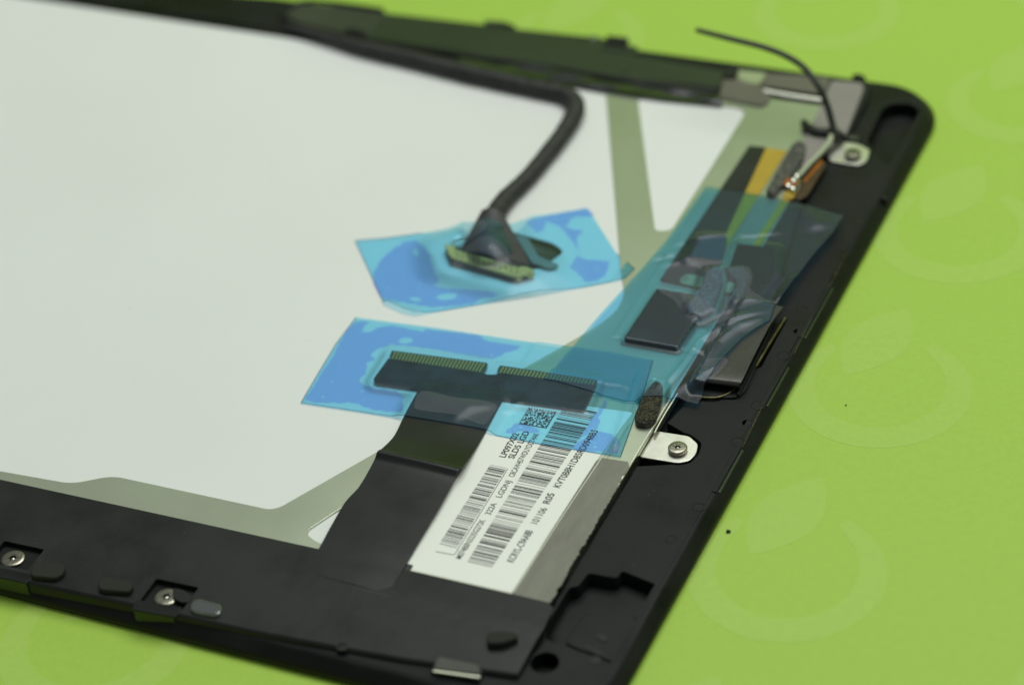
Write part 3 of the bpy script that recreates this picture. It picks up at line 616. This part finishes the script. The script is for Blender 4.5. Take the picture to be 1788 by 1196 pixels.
plate('orange_strip', [rounded([(-16.73,-35.16,5.50),(-16.23,-34.17,5.50),(-15.47,-35.04,5.50),(-16.37,-42.93,5.50),(-17.19,-42.95,5.50)], .4)], 5.0, 5.5, 'orange', an, .1)
plate('brown_strip', [rounded([(-15.46,-34.71,5.30),(-14.68,-34.93,5.30),(-14.73,-46.76,5.30),(-15.71,-48.69,5.30),(-16.97,-48.42,5.30),(-17.09,-43.24,5.30)], .4)], 4.6, 5.2, 'brown', an, .1)
plate('amber_tip', [rounded([(-19.08,-47.03,5.50),(-17.93,-46.29,5.50),(-17.02,-46.88,5.50),(-16.89,-49.32,5.50),(-19.07,-49.10,5.50)], .4)], 5.0, 5.6, 'kapton', an, .1)
cc = (-19.01,-44.44,6.00)
lathe('amber_collar', [(1.5, -.5), (1.6, 0), (1.4, .2), (1.2, .25), (1.0, 0)], 'orange', an, cc, 20)
for q in ((-18.40,-44.48,6.40), (-18.77,-46.47,6.40), (-17.59,-47.18,6.40), (-18.23,-42.91,6.50)):
    bm = bmesh.new(); bmesh.ops.create_icosphere(bm, subdivisions=3, radius=.55*U); me = bpy.data.meshes.new('solder_bead'); bm.to_mesh(me); bm.free()
    o = link('solder_bead', me, 'solder', an, 80); o.location = Vector(q)*U; o.scale.z = .8

# ================================================================== flat black ribbon cable with the T-shaped edge connector
rc = thing('ribbon_cable', 'wide flat black ribbon cable with T-shaped gold-edged connector beside the barcode label', 'ribbon cable')
HZ = 5.5
head = [(-70.83,-118.02,5.50),(-52.19,-117.03,5.50),(-51.22,-117.18,5.50),(-49.72,-116.73,5.50),(-49.26,-115.98,5.50),(-31.18,-114.34,5.50),(-30.34,-121.86,5.50),(-69.99,-125.26,5.50),(-70.69,-124.34,5.50)]
plate('connector_board', [rounded(xy(head), .35)], 5.12, HZ, 'board', rc, .06)
hl = [(-71.31,-115.65,5.50),(-52.57,-113.98,5.50),(-52.23,-115.47,5.50),(-52.19,-117.03,5.50),(-70.37,-118.23,5.50),(-70.93,-117.33,5.50)]
hr = [(-50.17,-113.97,5.50),(-31.56,-112.91,5.50),(-31.06,-114.65,5.50),(-49.62,-116.44,5.50),(-50.15,-115.02,5.50)]
for pts, c0, c1, d0, d1, nn in ((hl, (-70.98,-115.82,5.50), (-52.70,-114.20,5.50), (-70.24,-118.02,5.50), (-52.26,-116.88,5.50), 27), (hr, (-49.83,-114.22,5.50), (-31.59,-113.09,5.50), (-49.42,-116.38,5.50), (-31.22,-114.52,5.50), 27)):
    t = plate('contact_strip', [rounded(xy(pts), .35)], 5.12, HZ-.06, 'pcb', rc, .05)
    V, F = [], []
    for i in range(nn):                                   # staggered gold fingers
        for rw in (0, 1):
            f0, f1 = (0.03, .50) if (rw == 0) else (.52, .97)
            s0 = (i+.10+.25*rw)/(nn+.4); s1 = s0+.42/(nn+.4); sl = .22/(nn+.4)
            q = [lerp2(lerp2(d0, d1, s0), lerp2(c0, c1, s0), f0), lerp2(lerp2(d0, d1, s1), lerp2(c0, c1, s1), f0), lerp2(lerp2(d0, d1, s1+sl), lerp2(c0, c1, s1+sl), f1), lerp2(lerp2(d0, d1, s0+sl), lerp2(c0, c1, s0+sl), f1)]
            k = len(V); V += [(p[0]*U, p[1]*U, (HZ-.055)*U) for p in q]+[(p[0]*U, p[1]*U, (HZ-.03)*U) for p in q]
            F += [(k+4, k+5, k+6, k+7), (k, k+1, k+5, k+4), (k+1, k+2, k+6, k+5), (k+2, k+3, k+7, k+6), (k+3, k, k+4, k+7)]
    me = bpy.data.meshes.new('gold_fingers'); me.from_pydata(V, [], F); me.update(); g = link('gold_fingers', me, 'gold', t); g['kind'] = 'stuff'
RL = [(-61.88,-120.37,5.30),(-61.46,-124.31,5.35),(-60.98,-129.03,5.40),(-60.43,-132.88,5.50),(-59.44,-138.40,5.90),(-59.32,-142.87,6.75),(-59.49,-144.40,7.15),(-59.55,-146.12,6.20),(-59.12,-152.27,5.90),(-59.62,-156.67,5.80),(-59.23,-162.73,5.60),(-58.77,-168.24,5.32),(-58.94,-171.17,5.26),(-59.50,-173.77,5.20)]
RR = [(-45.63,-119.81,5.30),(-45.49,-123.58,5.35),(-45.07,-128.39,5.40),(-44.64,-132.68,5.50),(-44.14,-137.92,5.90),(-43.64,-142.97,6.75),(-43.79,-144.62,7.15),(-43.87,-146.74,6.30),(-43.42,-153.15,6.10),(-43.25,-157.98,6.00),(-43.08,-163.19,5.80),(-42.91,-167.93,5.40),(-42.88,-170.98,5.30),(-42.95,-174.24,5.15)]
ribbon('ribbon', RL, RR, .14, 'flex', rc, 8, 12, .12)
plate('end_film', [rounded([(-59.69,-170.58,5.30),(-58.61,-167.72,5.30),(-41.83,-166.74,5.30),(-41.72,-173.73,5.30),(-42.61,-174.87,5.30),(-59.42,-174.29,5.30)], .4)], 5.08, 5.17, 'dark_film', rc)

# ================================================================== round display cable and its plug
dc = thing('display_cable', 'sleeved round black cable bending down to a gold plug under blue film', 'cable')
tube('cable_sleeve', [(-148.13,-14.87,6.40),(-136.62,-17.22,6.40),(-125.38,-19.52,6.40),(-113.36,-21.01,6.40),(-101.38,-22.91,6.40),(-89.87,-24.33,6.40),(-80.07,-25.39,6.40),(-74.74,-26.14,6.40),(-71.60,-28.61,6.40),(-69.88,-33.26,6.40),(-69.32,-41.77,6.40),(-69.61,-55.09,6.40),(-70.20,-60.83,6.40),(-70.84,-65.24,6.40),(-70.76,-69.82,6.40),(-70.35,-73.42,6.40)], [.9, 1.3, 1.75, 1.95, 2.0, 2.0, 2.0, 2.0, 2.0, 1.95, 1.85, 1.75, 1.8, 1.9, 2.0, 2.1], 'sleeve', dc, 6, 18, .85, True, .035)
bl_ = [(-72.33,-72.90,8.40),(-72.28,-75.82,7.90),(-72.14,-80.01,7.20),(-71.94,-84.27,6.60)]
br_ = [(-69.05,-71.99,8.40),(-66.61,-74.23,7.90),(-62.04,-79.16,7.20),(-56.67,-85.42,6.60)]
ribbon('cable_boot', bl_, br_, 1.1, 'boot', dc, 8, 10, .35)
# plug: black base, gold shell with folded fingers, side latches, wire bail
pb = [(-75.40,-84.27,5.40),(-74.44,-82.40,5.40),(-57.02,-84.93,5.40),(-56.37,-87.46,5.40),(-58.95,-89.17,5.40),(-72.85,-87.32,5.40)]
plate('plug_base', [rounded(xy(pb), .4)], 4.7, 5.9, 'plastic_dark', dc, .1)
sh = [(-74.05,-84.77,6.40),(-72.73,-84.20,6.40),(-57.70,-86.39,6.40),(-56.05,-86.89,6.40),(-56.30,-87.93,6.40),(-58.49,-89.14,6.40),(-72.54,-86.92,6.40),(-73.66,-85.85,6.40)]
shell = plate('plug_shell', [rounded(xy(sh), .3)], 5.85, 6.4, 'shell', dc, .15)
a0, a1, b0, b1 = (-72.35,-84.49,6.40), (-57.83,-86.63,6.40), (-72.30,-86.65,6.40), (-58.54,-88.76,6.40)
me0 = box_mesh('shell_finger', .26, .42, .10, .03, 1)
for i in range(24):
    p = lerp2(lerp2(a0, a1, i/23), lerp2(b0, b1, i/23), .32+.36*(i % 2)); o = link('shell_finger', me0, 'brown', shell)
    o.location = (p[0]*U, p[1]*U, 6.42*U); o.rotation_euler.z = math.atan2(a1[1]-a0[1], a1[0]-a0[0])
for pts in ([(-75.86,-83.34,6.30),(-74.85,-82.85,6.30),(-73.16,-83.57,6.30),(-73.04,-85.13,6.30),(-73.48,-86.25,6.30),(-74.75,-84.62,6.30)], [(-58.63,-85.93,6.30),(-57.57,-85.63,6.30),(-55.35,-86.35,6.30),(-55.60,-87.39,6.30),(-57.15,-87.64,6.30),(-57.46,-89.08,6.30),(-58.17,-89.09,6.30)]):
    plate('side_latch', [rounded(xy(pts), .3)], 5.2, 6.5, 'shell', dc, .15)
tube('wire_bail', [(-74.94,-83.73,6.20),(-74.59,-80.82,6.20),(-73.10,-79.79,6.20),(-71.17,-80.25,6.20)], .38, 'steel', dc)
plate('grey_fold', [rounded([(-64.75,-75.12,5.60),(-61.67,-75.46,5.60),(-57.24,-80.59,5.60),(-51.98,-82.23,5.60),(-53.44,-83.81,5.60),(-57.59,-83.05,5.60)], .6)], 5.2, 5.5, 'taupe', dc, .1)

# ================================================================== blue films
def obstacle(p, poly, top, run, base):
    d = sdist(p, poly)
    return base+(top-base)*(1-sstep(d/run)) if d > 0 else top
def ridge(p, pts, h, wd, taper=.25):
    best = None; tot = sum(math.hypot(pts[i+1][0]-pts[i][0], pts[i+1][1]-pts[i][1]) for i in range(len(pts)-1)); acc = 0
    for i in range(len(pts)-1):
        d, t = segd(p, pts[i], pts[i+1]); L = math.hypot(pts[i+1][0]-pts[i][0], pts[i+1][1]-pts[i][1])
        if best is None or d < best[0]: best = (d, (acc+t*L)/tot)
        acc += L
    d, t = best
    e = sstep(min(t, 1-t)/taper) if taper else 1
    return h*e*math.exp(-(d/wd)**2)

# film over the display cable's plug
f1 = thing('blue_film', 'blue film sheet arched over the gold plug of the round cable', 'film', 'blue films on the panel')
o1 = xy([(-94.79,-84.94,5.00),(-89.61,-82.66,5.00),(-83.00,-78.95,5.00)]) + xy([(-78.51,-76.67,6.50),(-76.33,-74.42,6.50)]) + xy([(-71.49,-77.07,8.60),(-69.15,-76.01,8.60),(-66.65,-76.12,8.60)]) + xy([(-65.05,-72.34,6.40)]) + xy([(-64.11,-67.89,5.00),(-54.85,-61.99,5.00),(-43.35,-74.96,5.00),(-38.11,-78.93,5.00),(-38.77,-82.20,5.00),(-45.28,-86.75,5.00),(-72.32,-103.87,5.00),(-74.72,-103.64,5.00),(-76.97,-102.98,5.00),(-79.84,-102.11,5.00)])
plug_ob = xy([(-76.08,-82.95,6.00),(-73.99,-79.54,6.00),(-57.11,-83.50,6.00),(-54.14,-85.37,6.00),(-54.98,-88.32,6.00),(-57.99,-89.57,6.00),(-73.26,-87.33,6.00)])
boot_spine = [(-70.24,-73.14,8.40), (-68.79,-78.66,7.60), (-65.52,-83.83,7.00)]
curl = [(-80.13,-102.01,5.00), (-75.01,-103.53,5.00), (-70.82,-103.25,5.00)]
def h1(x, y):
    p = (x, y); h = obstacle(p, plug_ob, 6.65, 8.0, 4.86)
    h = max(h, 4.86+ridge(p, boot_spine, 4.3, 5.0, 0)*1.0)
    h += ridge(p, [(-67.65,-68.26,5.00), (-60.49,-77.45,5.00), (-54.74,-83.70,5.00)], .35, 1.0)
    h += ridge(p, [(-82.67,-78.86,5.00), (-76.46,-83.98,5.00), (-69.12,-91.72,5.00)], .3, 2.0)
    h += ridge(p, curl, .9, 1.1, .1)
    return max(h, 5.08 if x > -40.5 else 4.86)
sheet('film_sheet', o1, h1, .8, 'film', f1)
prnd = random.Random(17)
def patch(pts, zz, parent, holes=(), bubbles=14):
    """Zone where the adhesive has wetted out: ragged outline with small trapped bubbles."""
    P = [(p.x, p.y) for p in crom([(p[0], p[1], 0) for p in pts], 9, True)]
    ph = [prnd.uniform(0, 6.28) for _ in range(4)]
    P = [(x+.13*math.sin(3.1*y+ph[0])+.10*math.sin(7.3*x+ph[1])+prnd.uniform(-.05, .05), y+.13*math.sin(2.7*x+ph[2])+.10*math.sin(6.1*y+ph[3])+prnd.uniform(-.05, .05)) for x, y in P]
    HS = [[(q.x, q.y) for q in crom([(h[0], h[1], 0) for h in H], 4, True)] for H in holes]
    xs = [p[0] for p in P]; ys = [p[1] for p in P]; B = []
    for _ in range(400):
        if len(B) >= bubbles: break
        x, y, r_ = prnd.uniform(min(xs), max(xs)), prnd.uniform(min(ys), max(ys)), prnd.choice([.1, .12, .15, .2, .32])
        if sdist((x, y), P) < -(r_+.35) and all(sdist((x, y), H) > r_+.2 for H in HS) and all(math.hypot(x-b[0], y-b[1]) > r_+b[2]+.1 for b in B): B.append((x, y, r_))
    BS = [[(x+r_*(1+.25*math.sin(3*a+x))*math.cos(a), y+r_*.8*math.sin(a)) for a in [k*math.pi/5 for k in range(10)]] for x, y, r_ in B]
    plate('adhesive_patch', [P]+HS+BS, zz, zz+.02, 'adhesive', parent)
patch([(-83.67,-81.50,4.80),(-79.67,-83.80,4.80),(-76.66,-87.72,4.80),(-73.78,-91.41,4.80),(-72.73,-92.86,4.80),(-73.28,-93.98,4.80),(-70.34,-94.29,4.80),(-64.49,-93.17,4.80),(-60.33,-93.11,4.80),(-61.05,-94.65,4.80),(-62.79,-95.54,4.80),(-63.33,-97.21,4.80),(-68.42,-99.82,4.80),(-71.56,-100.55,4.80),(-75.66,-100.80,4.80),(-78.75,-100.94,4.80),(-81.46,-100.39,4.80),(-84.79,-96.73,4.80),(-86.46,-92.70,4.80),(-86.77,-87.62,4.80),(-85.74,-83.91,4.80)], 4.74, f1,
      [[(-71.13,-97.20,4.80),(-69.83,-95.87,4.80),(-67.74,-95.45,4.80),(-67.64,-96.94,4.80),(-69.80,-97.95,4.80)], [(-75.87,-99.15,4.80),(-74.36,-98.52,4.80),(-73.34,-99.36,4.80),(-74.72,-99.76,4.80)], [(-82.30,-84.54,4.80),(-81.81,-84.01,4.80),(-80.52,-85.64,4.80),(-81.11,-86.21,4.80)]])
patch([(-64.77,-69.22,4.80),(-60.86,-66.06,4.80),(-55.85,-62.59,4.80),(-54.16,-62.53,4.80),(-52.65,-64.39,4.80),(-55.81,-65.27,4.80),(-56.63,-67.35,4.80),(-56.10,-69.45,4.80),(-52.83,-69.75,4.80),(-52.88,-72.18,4.80),(-51.05,-75.66,4.80),(-49.29,-78.13,4.80),(-44.09,-77.82,4.80),(-43.08,-80.84,4.80),(-43.55,-83.67,4.80),(-45.74,-84.88,4.80),(-48.01,-82.83,4.80),(-50.04,-81.67,4.80),(-50.56,-78.49,4.80),(-50.82,-76.19,4.80),(-53.62,-73.00,4.80),(-57.56,-69.45,4.80),(-60.70,-68.70,4.80),(-60.32,-71.25,4.80),(-61.39,-72.16,4.80),(-63.23,-71.04,4.80)], 4.74, f1)

# film over the T-shaped connector and the label's head
f2 = thing('blue_film', 'flat blue film strip laid across the T-shaped ribbon connector', 'film', 'blue films on the panel')
o2 = xy([(-82.87,-107.81,5.20),(-66.86,-106.45,5.20),(-50.90,-105.57,5.20),(-32.70,-104.29,5.20),(-24.37,-104.28,5.20),(-22.19,-115.30,5.20),(-20.93,-123.55,5.20),(-19.78,-131.10,5.20),(-28.28,-131.65,5.20),(-34.25,-132.04,5.20),(-42.60,-132.17,5.20),(-44.99,-131.75,5.20),(-48.60,-131.87,5.20),(-54.49,-132.18,5.20),(-60.24,-132.43,5.20),(-70.01,-133.05,5.20),(-80.64,-133.88,5.20),(-81.58,-126.16,5.20),(-82.66,-116.62,5.20)])
head2 = xy([(-71.75,-115.24,5.50),(-52.78,-113.52,5.50),(-51.07,-114.77,5.50),(-50.38,-113.51,5.50),(-31.46,-112.36,5.50),(-30.83,-114.92,5.50),(-30.02,-122.09,5.50),(-70.08,-125.55,5.50),(-70.97,-124.25,5.50)]); rib2 = xy([(-61.43,-123.60,5.60),(-45.36,-121.83,5.60),(-44.58,-132.79,5.60),(-60.36,-132.99,5.60)])
def h2(x, y):
    p = (x, y); h = obstacle(p, head2, 5.62, 1.8, 4.95)
    h = max(h, obstacle(p, rib2, 5.72, 3.0, 4.95))
    if x > -47: h = max(h, 5.20)
    h += ridge(p, [(-25.60,-106.74,5.20), (-23.88,-116.49,5.20), (-21.41,-130.49,5.20)], .35, .6, .1)
    h += ridge(p, [(-60.88,-126.40,5.50), (-53.16,-127.80,5.50), (-48.09,-124.23,5.50)], .25, 1.5)
    h += ridge(p, [(-52.34,-131.91,5.50), (-50.01,-127.35,5.50), (-45.78,-124.37,5.50)], .25, 1.3)
    h += ridge(p, [(-43.66,-126.59,5.50), (-42.19,-122.44,5.50)], .2, .5)
    return h
sheet('film_sheet', o2, h2, .75, 'film', f2)
patch([(-82.71,-110.37,4.80),(-80.21,-108.15,4.80),(-80.11,-110.72,4.80),(-78.97,-111.31,4.80),(-75.65,-108.11,4.80),(-69.01,-108.00,4.80),(-67.79,-107.09,4.80),(-58.46,-106.17,4.80),(-55.98,-107.25,4.80),(-49.32,-106.90,4.80),(-51.30,-109.64,4.80),(-52.68,-111.66,4.80),(-58.16,-112.04,4.80),(-63.59,-112.40,4.80),(-69.16,-112.79,4.80),(-72.21,-113.33,4.80),(-74.53,-115.11,4.80),(-74.91,-117.39,4.80),(-73.80,-117.95,4.80),(-74.32,-119.72,4.80),(-73.29,-122.43,4.80),(-73.43,-124.93,4.80),(-69.87,-125.95,4.80),(-66.06,-125.67,4.80),(-63.44,-126.77,4.80),(-62.95,-128.68,4.80),(-62.09,-129.27,4.80),(-62.62,-130.96,4.80),(-67.55,-131.44,4.80),(-71.81,-131.03,4.80),(-75.23,-132.06,4.80),(-80.16,-132.70,4.80),(-80.82,-128.38,4.80),(-81.60,-119.92,4.80)], 4.74, f2,
      [[(-71.88,-111.60,4.80),(-71.26,-110.68,4.80),(-69.94,-110.47,4.80),(-69.27,-111.37,4.80),(-70.27,-112.21,4.80),(-71.39,-112.36,4.80)]])
patch([(-40.36,-127.89,5.10),(-38.00,-128.00,5.10),(-36.27,-128.45,5.10),(-36.43,-129.32,5.10),(-39.19,-130.01,5.10),(-40.80,-130.83,5.10),(-41.57,-131.07,5.10),(-41.29,-129.50,5.10),(-40.81,-128.36,5.10)], 5.09, f2)
patch([(-28.00,-117.61,5.10),(-27.38,-118.60,5.10),(-27.40,-121.94,5.10),(-26.67,-123.70,5.10),(-26.55,-125.31,5.10),(-27.06,-125.63,5.10),(-28.19,-128.58,5.10),(-28.55,-131.28,5.10),(-28.54,-129.02,5.10),(-28.48,-127.37,5.10),(-28.38,-125.05,5.10),(-28.38,-123.24,5.10),(-28.19,-121.35,5.10),(-28.21,-118.68,5.10)], 5.09, f2)
patch([(-28.55,-131.28,5.10),(-26.38,-126.24,5.10),(-23.22,-126.08,5.10),(-21.49,-127.17,5.10),(-20.78,-130.49,5.10),(-24.40,-130.97,5.10)], 5.09, f2)

# wrinkled film over the touch flex
f3 = thing('blue_film', 'wrinkled teal film stretched over chips at the right edge', 'film', 'blue films on the panel')
o3 = xy([(-34.90,-49.55,5.80),(-23.81,-49.63,5.80),(-13.99,-50.63,5.80)]) + xy([(-5.76,-51.89,5.60),(-5.95,-57.95,5.60)]) + xy([(-7.20,-66.05,6.20),(-7.92,-74.48,6.20),(-8.59,-82.51,6.20),(-7.55,-88.94,6.20),(-10.48,-95.70,6.20),(-11.87,-103.46,6.20),(-12.57,-109.66,6.20),(-12.53,-113.18,6.20)]) + xy([(-16.27,-112.95,5.80),(-17.96,-114.97,5.80),(-21.75,-116.29,5.80),(-24.86,-116.90,5.80),(-31.07,-116.41,5.80),(-37.94,-115.58,5.80),(-40.94,-115.62,5.80),(-39.78,-104.72,5.80),(-38.66,-93.85,5.80),(-36.59,-77.92,5.80),(-35.65,-69.61,5.80)])
obs3 = [(xy([(-29.23,-66.50,6.00),(-24.37,-65.53,6.00),(-22.88,-73.32,6.00),(-28.91,-73.49,6.00)]), 6.2, 5.0), (xy([(-21.94,-66.81,6.00),(-14.68,-66.33,6.00),(-12.20,-74.09,6.00),(-13.28,-83.03,6.00),(-20.32,-77.19,6.00)]), 6.15, 5.0),
        (xy([(-31.24,-84.70,6.00),(-23.68,-84.57,6.00),(-20.62,-85.54,6.00),(-21.15,-100.54,6.00),(-31.40,-100.73,6.00)]), 6.12, 1.1), (xy([(-24.09,-76.80,6.30),(-21.54,-75.69,6.30),(-20.40,-78.79,6.30),(-19.09,-88.10,6.30),(-20.58,-90.37,6.30),(-22.64,-90.24,6.30),(-23.59,-88.31,6.30),(-23.19,-82.23,6.30)]), 6.62, 3.5),
        (xy([(-21.83,-74.95,6.00),(-18.46,-73.60,6.00),(-16.03,-75.96,6.00),(-15.01,-83.17,6.00),(-15.97,-84.19,6.00),(-17.86,-78.38,6.00)]), 6.25, 3.5), (xy([(-21.42,-110.72,6.40),(-19.55,-111.35,6.40),(-18.05,-115.45,6.40),(-16.90,-121.40,6.40),(-20.50,-123.32,6.40),(-21.88,-114.76,6.40)]), 6.6, 1.8),
        (xy([(-14.20,-83.50,6.40),(-6.66,-84.25,6.40),(-6.58,-107.95,6.40),(-14.37,-109.11,6.40)]), 6.65, 2.0), (head2, 5.72, 3.5)]
R3 = [([(-8.10,-85.20,6.00), (-12.46,-89.02,6.00), (-16.36,-93.41,6.00), (-18.05,-97.13,6.00), (-18.71,-105.75,6.00), (-20.07,-115.04,6.00)], .62, .8), ([(-8.48,-87.85,6.00), (-12.39,-92.25,6.00), (-14.49,-97.85,6.00), (-15.58,-106.54,6.00), (-16.65,-113.33,6.00)], .5, .75),
      ([(-7.87,-88.04,6.00), (-9.49,-94.24,6.00), (-11.77,-102.29,6.00), (-12.61,-108.73,6.00)], .4, .6),
      ([(-36.03,-71.60,6.00), (-32.37,-68.98,6.00), (-26.67,-65.58,6.00), (-19.65,-62.61,6.00), (-12.57,-59.22,6.00)], .2, .5), ([(-34.73,-77.87,6.00), (-30.20,-74.64,6.00), (-25.02,-77.40,6.00), (-22.33,-81.55,6.00)], .2, .9),
      ([(-7.97,-71.74,6.00), (-8.42,-77.91,6.00), (-8.99,-83.26,6.00)], .45, .8), ([(-14.80,-49.93,6.00), (-10.82,-54.92,6.00), (-7.51,-58.00,6.00)], .35, 2.2),
      ([(-29.12,-81.63,6.00), (-25.13,-86.11,6.00), (-20.84,-91.48,6.00), (-18.08,-91.76,6.00)], .2, 1.0), ([(-18.11,-88.67,6.00), (-14.12,-84.39,6.00), (-9.58,-81.59,6.00)], .2, .8),
      ([(-36.24,-71.06,6.00), (-32.58,-72.98,6.00), (-36.60,-76.08,6.00)], .2, .5), ([(-15.00,-111.48,6.00), (-13.55,-106.79,6.00), (-11.31,-103.54,6.00)], .3, .6),
      ([(-32.35,-113.30,6.00), (-26.98,-112.71,6.00), (-24.52,-113.68,6.00)], .12, .5)]
def h3(x, y):
    p = (x, y); h = 5.34
    if x > -17.5: h = 5.34-.9*sstep((x+17.5)/4)
    if y > -100 and x > -34: h = max(h, 5.45)
    for poly, top, run in obs3: h = max(h, obstacle(p, poly, top, run, 4.6))
    for pts, hh, wd in R3: h += ridge(p, pts, hh, wd)
    return h
sheet('film_sheet', o3, h3, .42, 'film3', f3)

# pale patches laid over the films, painting in the soft sheen off their surface
def pale_sheen(parent, pts, hf, step=.7):
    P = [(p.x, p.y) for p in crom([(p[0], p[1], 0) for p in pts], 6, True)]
    sheet('sheen_patch', P, lambda x, y: hf(x, y)+.02, step, 'haze_sheen', parent)
pale_sheen(f3, [(-31.71,-76.67,6.30),(-29.13,-74.39,6.30),(-24.89,-75.88,6.30),(-23.06,-76.51,6.30),(-17.69,-73.82,6.30),(-15.35,-76.57,6.30),(-14.41,-80.44,6.30),(-11.47,-81.83,6.30),(-8.80,-82.53,6.30),(-13.25,-86.76,6.30),(-17.44,-91.63,6.30),(-20.51,-92.89,6.30),(-23.78,-90.75,6.30),(-26.53,-87.69,6.30),(-30.63,-85.33,6.30),(-31.68,-80.89,6.30)], h3)
pale_sheen(f3, [(-26.09,-85.32,6.30),(-22.94,-85.90,6.30),(-20.29,-86.98,6.30),(-19.15,-91.22,6.30),(-21.93,-91.49,6.30)], h3)
pale_sheen(f3, [(-15.20,-92.91,6.40),(-12.07,-91.27,6.40),(-9.05,-89.30,6.40),(-9.00,-92.52,6.40),(-11.72,-94.03,6.40)], h3)
pale_sheen(f3, [(-14.99,-105.18,6.40),(-13.94,-102.79,6.40),(-10.91,-102.23,6.40),(-10.77,-104.95,6.40),(-11.87,-108.35,6.40),(-13.83,-108.26,6.40)], h3)
pale_sheen(f2, [(-60.25,-125.31,5.60),(-54.36,-125.24,5.60),(-47.89,-124.64,5.60),(-45.58,-125.29,5.60),(-45.34,-128.23,5.60),(-45.57,-130.63,5.60),(-47.59,-130.58,5.60),(-51.01,-129.96,5.60),(-54.17,-129.92,5.60),(-58.73,-130.30,5.60),(-60.05,-129.01,5.60)], h2)
pale_sheen(f1, [(-73.10,-78.06,6.80),(-71.64,-76.43,6.80),(-68.90,-78.09,6.80),(-68.57,-80.41,6.80),(-70.40,-81.73,6.80),(-72.25,-81.45,6.80)], h1)
pale_sheen(f1, [(-71.24,-83.67,6.60),(-67.46,-81.80,6.60),(-61.90,-83.39,6.60),(-58.37,-85.91,6.60),(-61.71,-86.47,6.60),(-68.16,-85.57,6.60)], h1)

# cut edges of the films, a hair thicker and darker than the sheet
for par, ol, hf, i0, i1 in ((f1, o1, h1, len(o1)-8, len(o1)), (f1, o1, h1, 0, 3), (f2, o2, h2, 4, len(o2)), (f3, o3, h3, 0, 12), (f3, o3, h3, 12, len(o3)-4)):
    P = [ol[k % len(ol)] for k in range(i0, i1+(1 if i1 == len(ol) else 0))]; D = []
    for k in range(len(P)-1):
        for j in range(8):
            q = lerp2(P[k], P[k+1], j/8); D.append((q[0], q[1], hf(q[0], q[1])))
    D.append((*P[-1], hf(*P[-1])))
    tube('film_edge', D, .045, 'film_edge', par, 1, 6)

# ================================================================== crumbs on the tabletop
def crumb(at, s, label):
    bm = bmesh.new(); bmesh.ops.create_icosphere(bm, subdivisions=2, radius=s*U); r = random.Random(int(at[0]*97))
    for v in bm.verts: v.co *= r.uniform(.65, 1.2); v.co.z *= .6
    me = bpy.data.meshes.new('crumb'); bm.to_mesh(me); bm.free()
    o = link('crumb', me, 'plastic_dark', None, 60); o.location = Vector((at[0], at[1], s*.45+.022))*U
    tag(o, label, 'crumb', 'crumbs on the tabletop')
crumb((2.16,-138.26,0.00), .42, 'larger black crumb on green tabletop near the lower frame edge')
crumb((10.33,-100.65,0.00), .17, 'tiny dark crumb on green tabletop beside the middle printed ring')

# scratches and painted-in glints along the rim's outer edge and around the moulding marks
r = random.Random(31); V, F = [], []
for _ in range(70):
    y = r.uniform(-150, -30); x = -3.3+r.gauss(0, .25) if r.random() < .6 else r.uniform(-13, -3); l, w_ = r.uniform(.12, .5), .035
    a = math.pi/2+r.gauss(0, .12) if r.random() < .7 else r.uniform(0, 3.1); dx, dy = math.cos(a)*l/2, math.sin(a)*l/2; nx, ny = -math.sin(a)*w_, math.cos(a)*w_; k = len(V)
    V += [((x-dx+nx)*U, (y-dy+ny)*U, (RZ+.004)*U), ((x-dx-nx)*U, (y-dy-ny)*U, (RZ+.004)*U), ((x+dx-nx)*U, (y+dy-ny)*U, (RZ+.004)*U), ((x+dx+nx)*U, (y+dy+ny)*U, (RZ+.004)*U), ((x-dx)*U, (y-dy)*U, (RZ+.04)*U), ((x+dx)*U, (y+dy)*U, (RZ+.04)*U)]
    F += [(k, k+4, k+5, k+3), (k+1, k+2, k+5, k+4), (k, k+1, k+4), (k+2, k+3, k+5)]
me = bpy.data.meshes.new('edge_wear_glints'); me.from_pydata(V, [], F); me.update(); o = link('edge_wear_glints', me, 'rod', frame); o['kind'] = 'stuff'

# ================================================================== dust and lint
def dust(parent, name, zones, count, seed, mat):
    r = random.Random(seed); V, F = [], []
    for _ in range(count):
        (x0, x1, y0, y1), zf = r.choice(zones)
        x, y = r.uniform(x0, x1), r.uniform(y0, y1); z = zf(x, y) if callable(zf) else zf
        a = r.uniform(0, 3.14); l = r.choice([.05, .06, .08, .1, .16]); w_ = r.uniform(.025, .05)
        dx, dy = math.cos(a), math.sin(a); k = len(V)
        for sx, sy in ((-l, -w_), (l, -w_), (l, w_), (-l, w_)): V.append(((x+dx*sx-dy*sy)*U, (y+dy*sx+dx*sy)*U, (z+.02)*U))
        V.append((x*U, y*U, (z+.07)*U)); F += [(k, k+1, k+4), (k+1, k+2, k+4), (k+2, k+3, k+4), (k+3, k, k+4)]
    me = bpy.data.meshes.new(name); me.from_pydata(V, [], F); me.update(); o = link(name, me, mat, parent); o['kind'] = 'stuff'
dust(frame, 'dust', [((-16, -2.6, -156, -118), RZ), ((-14, -2.6, -115, -20), RZ), ((-180, -22, -186, -171), cover_h), ((-110, -22, -186, -171), cover_h)], 55, 2, 'fabric_dark')
dust(lcd, 'dust', [((-200, -50, -150, -25), 4.69), ((-120, -60, -140, -60), 4.69)], 26, 6, 'fabric_dark')
dust(table, 'dust', [((2, 60, -190, 0), .02), ((-130, -20, -240, -196), .02)], 40, 8, 'paper')
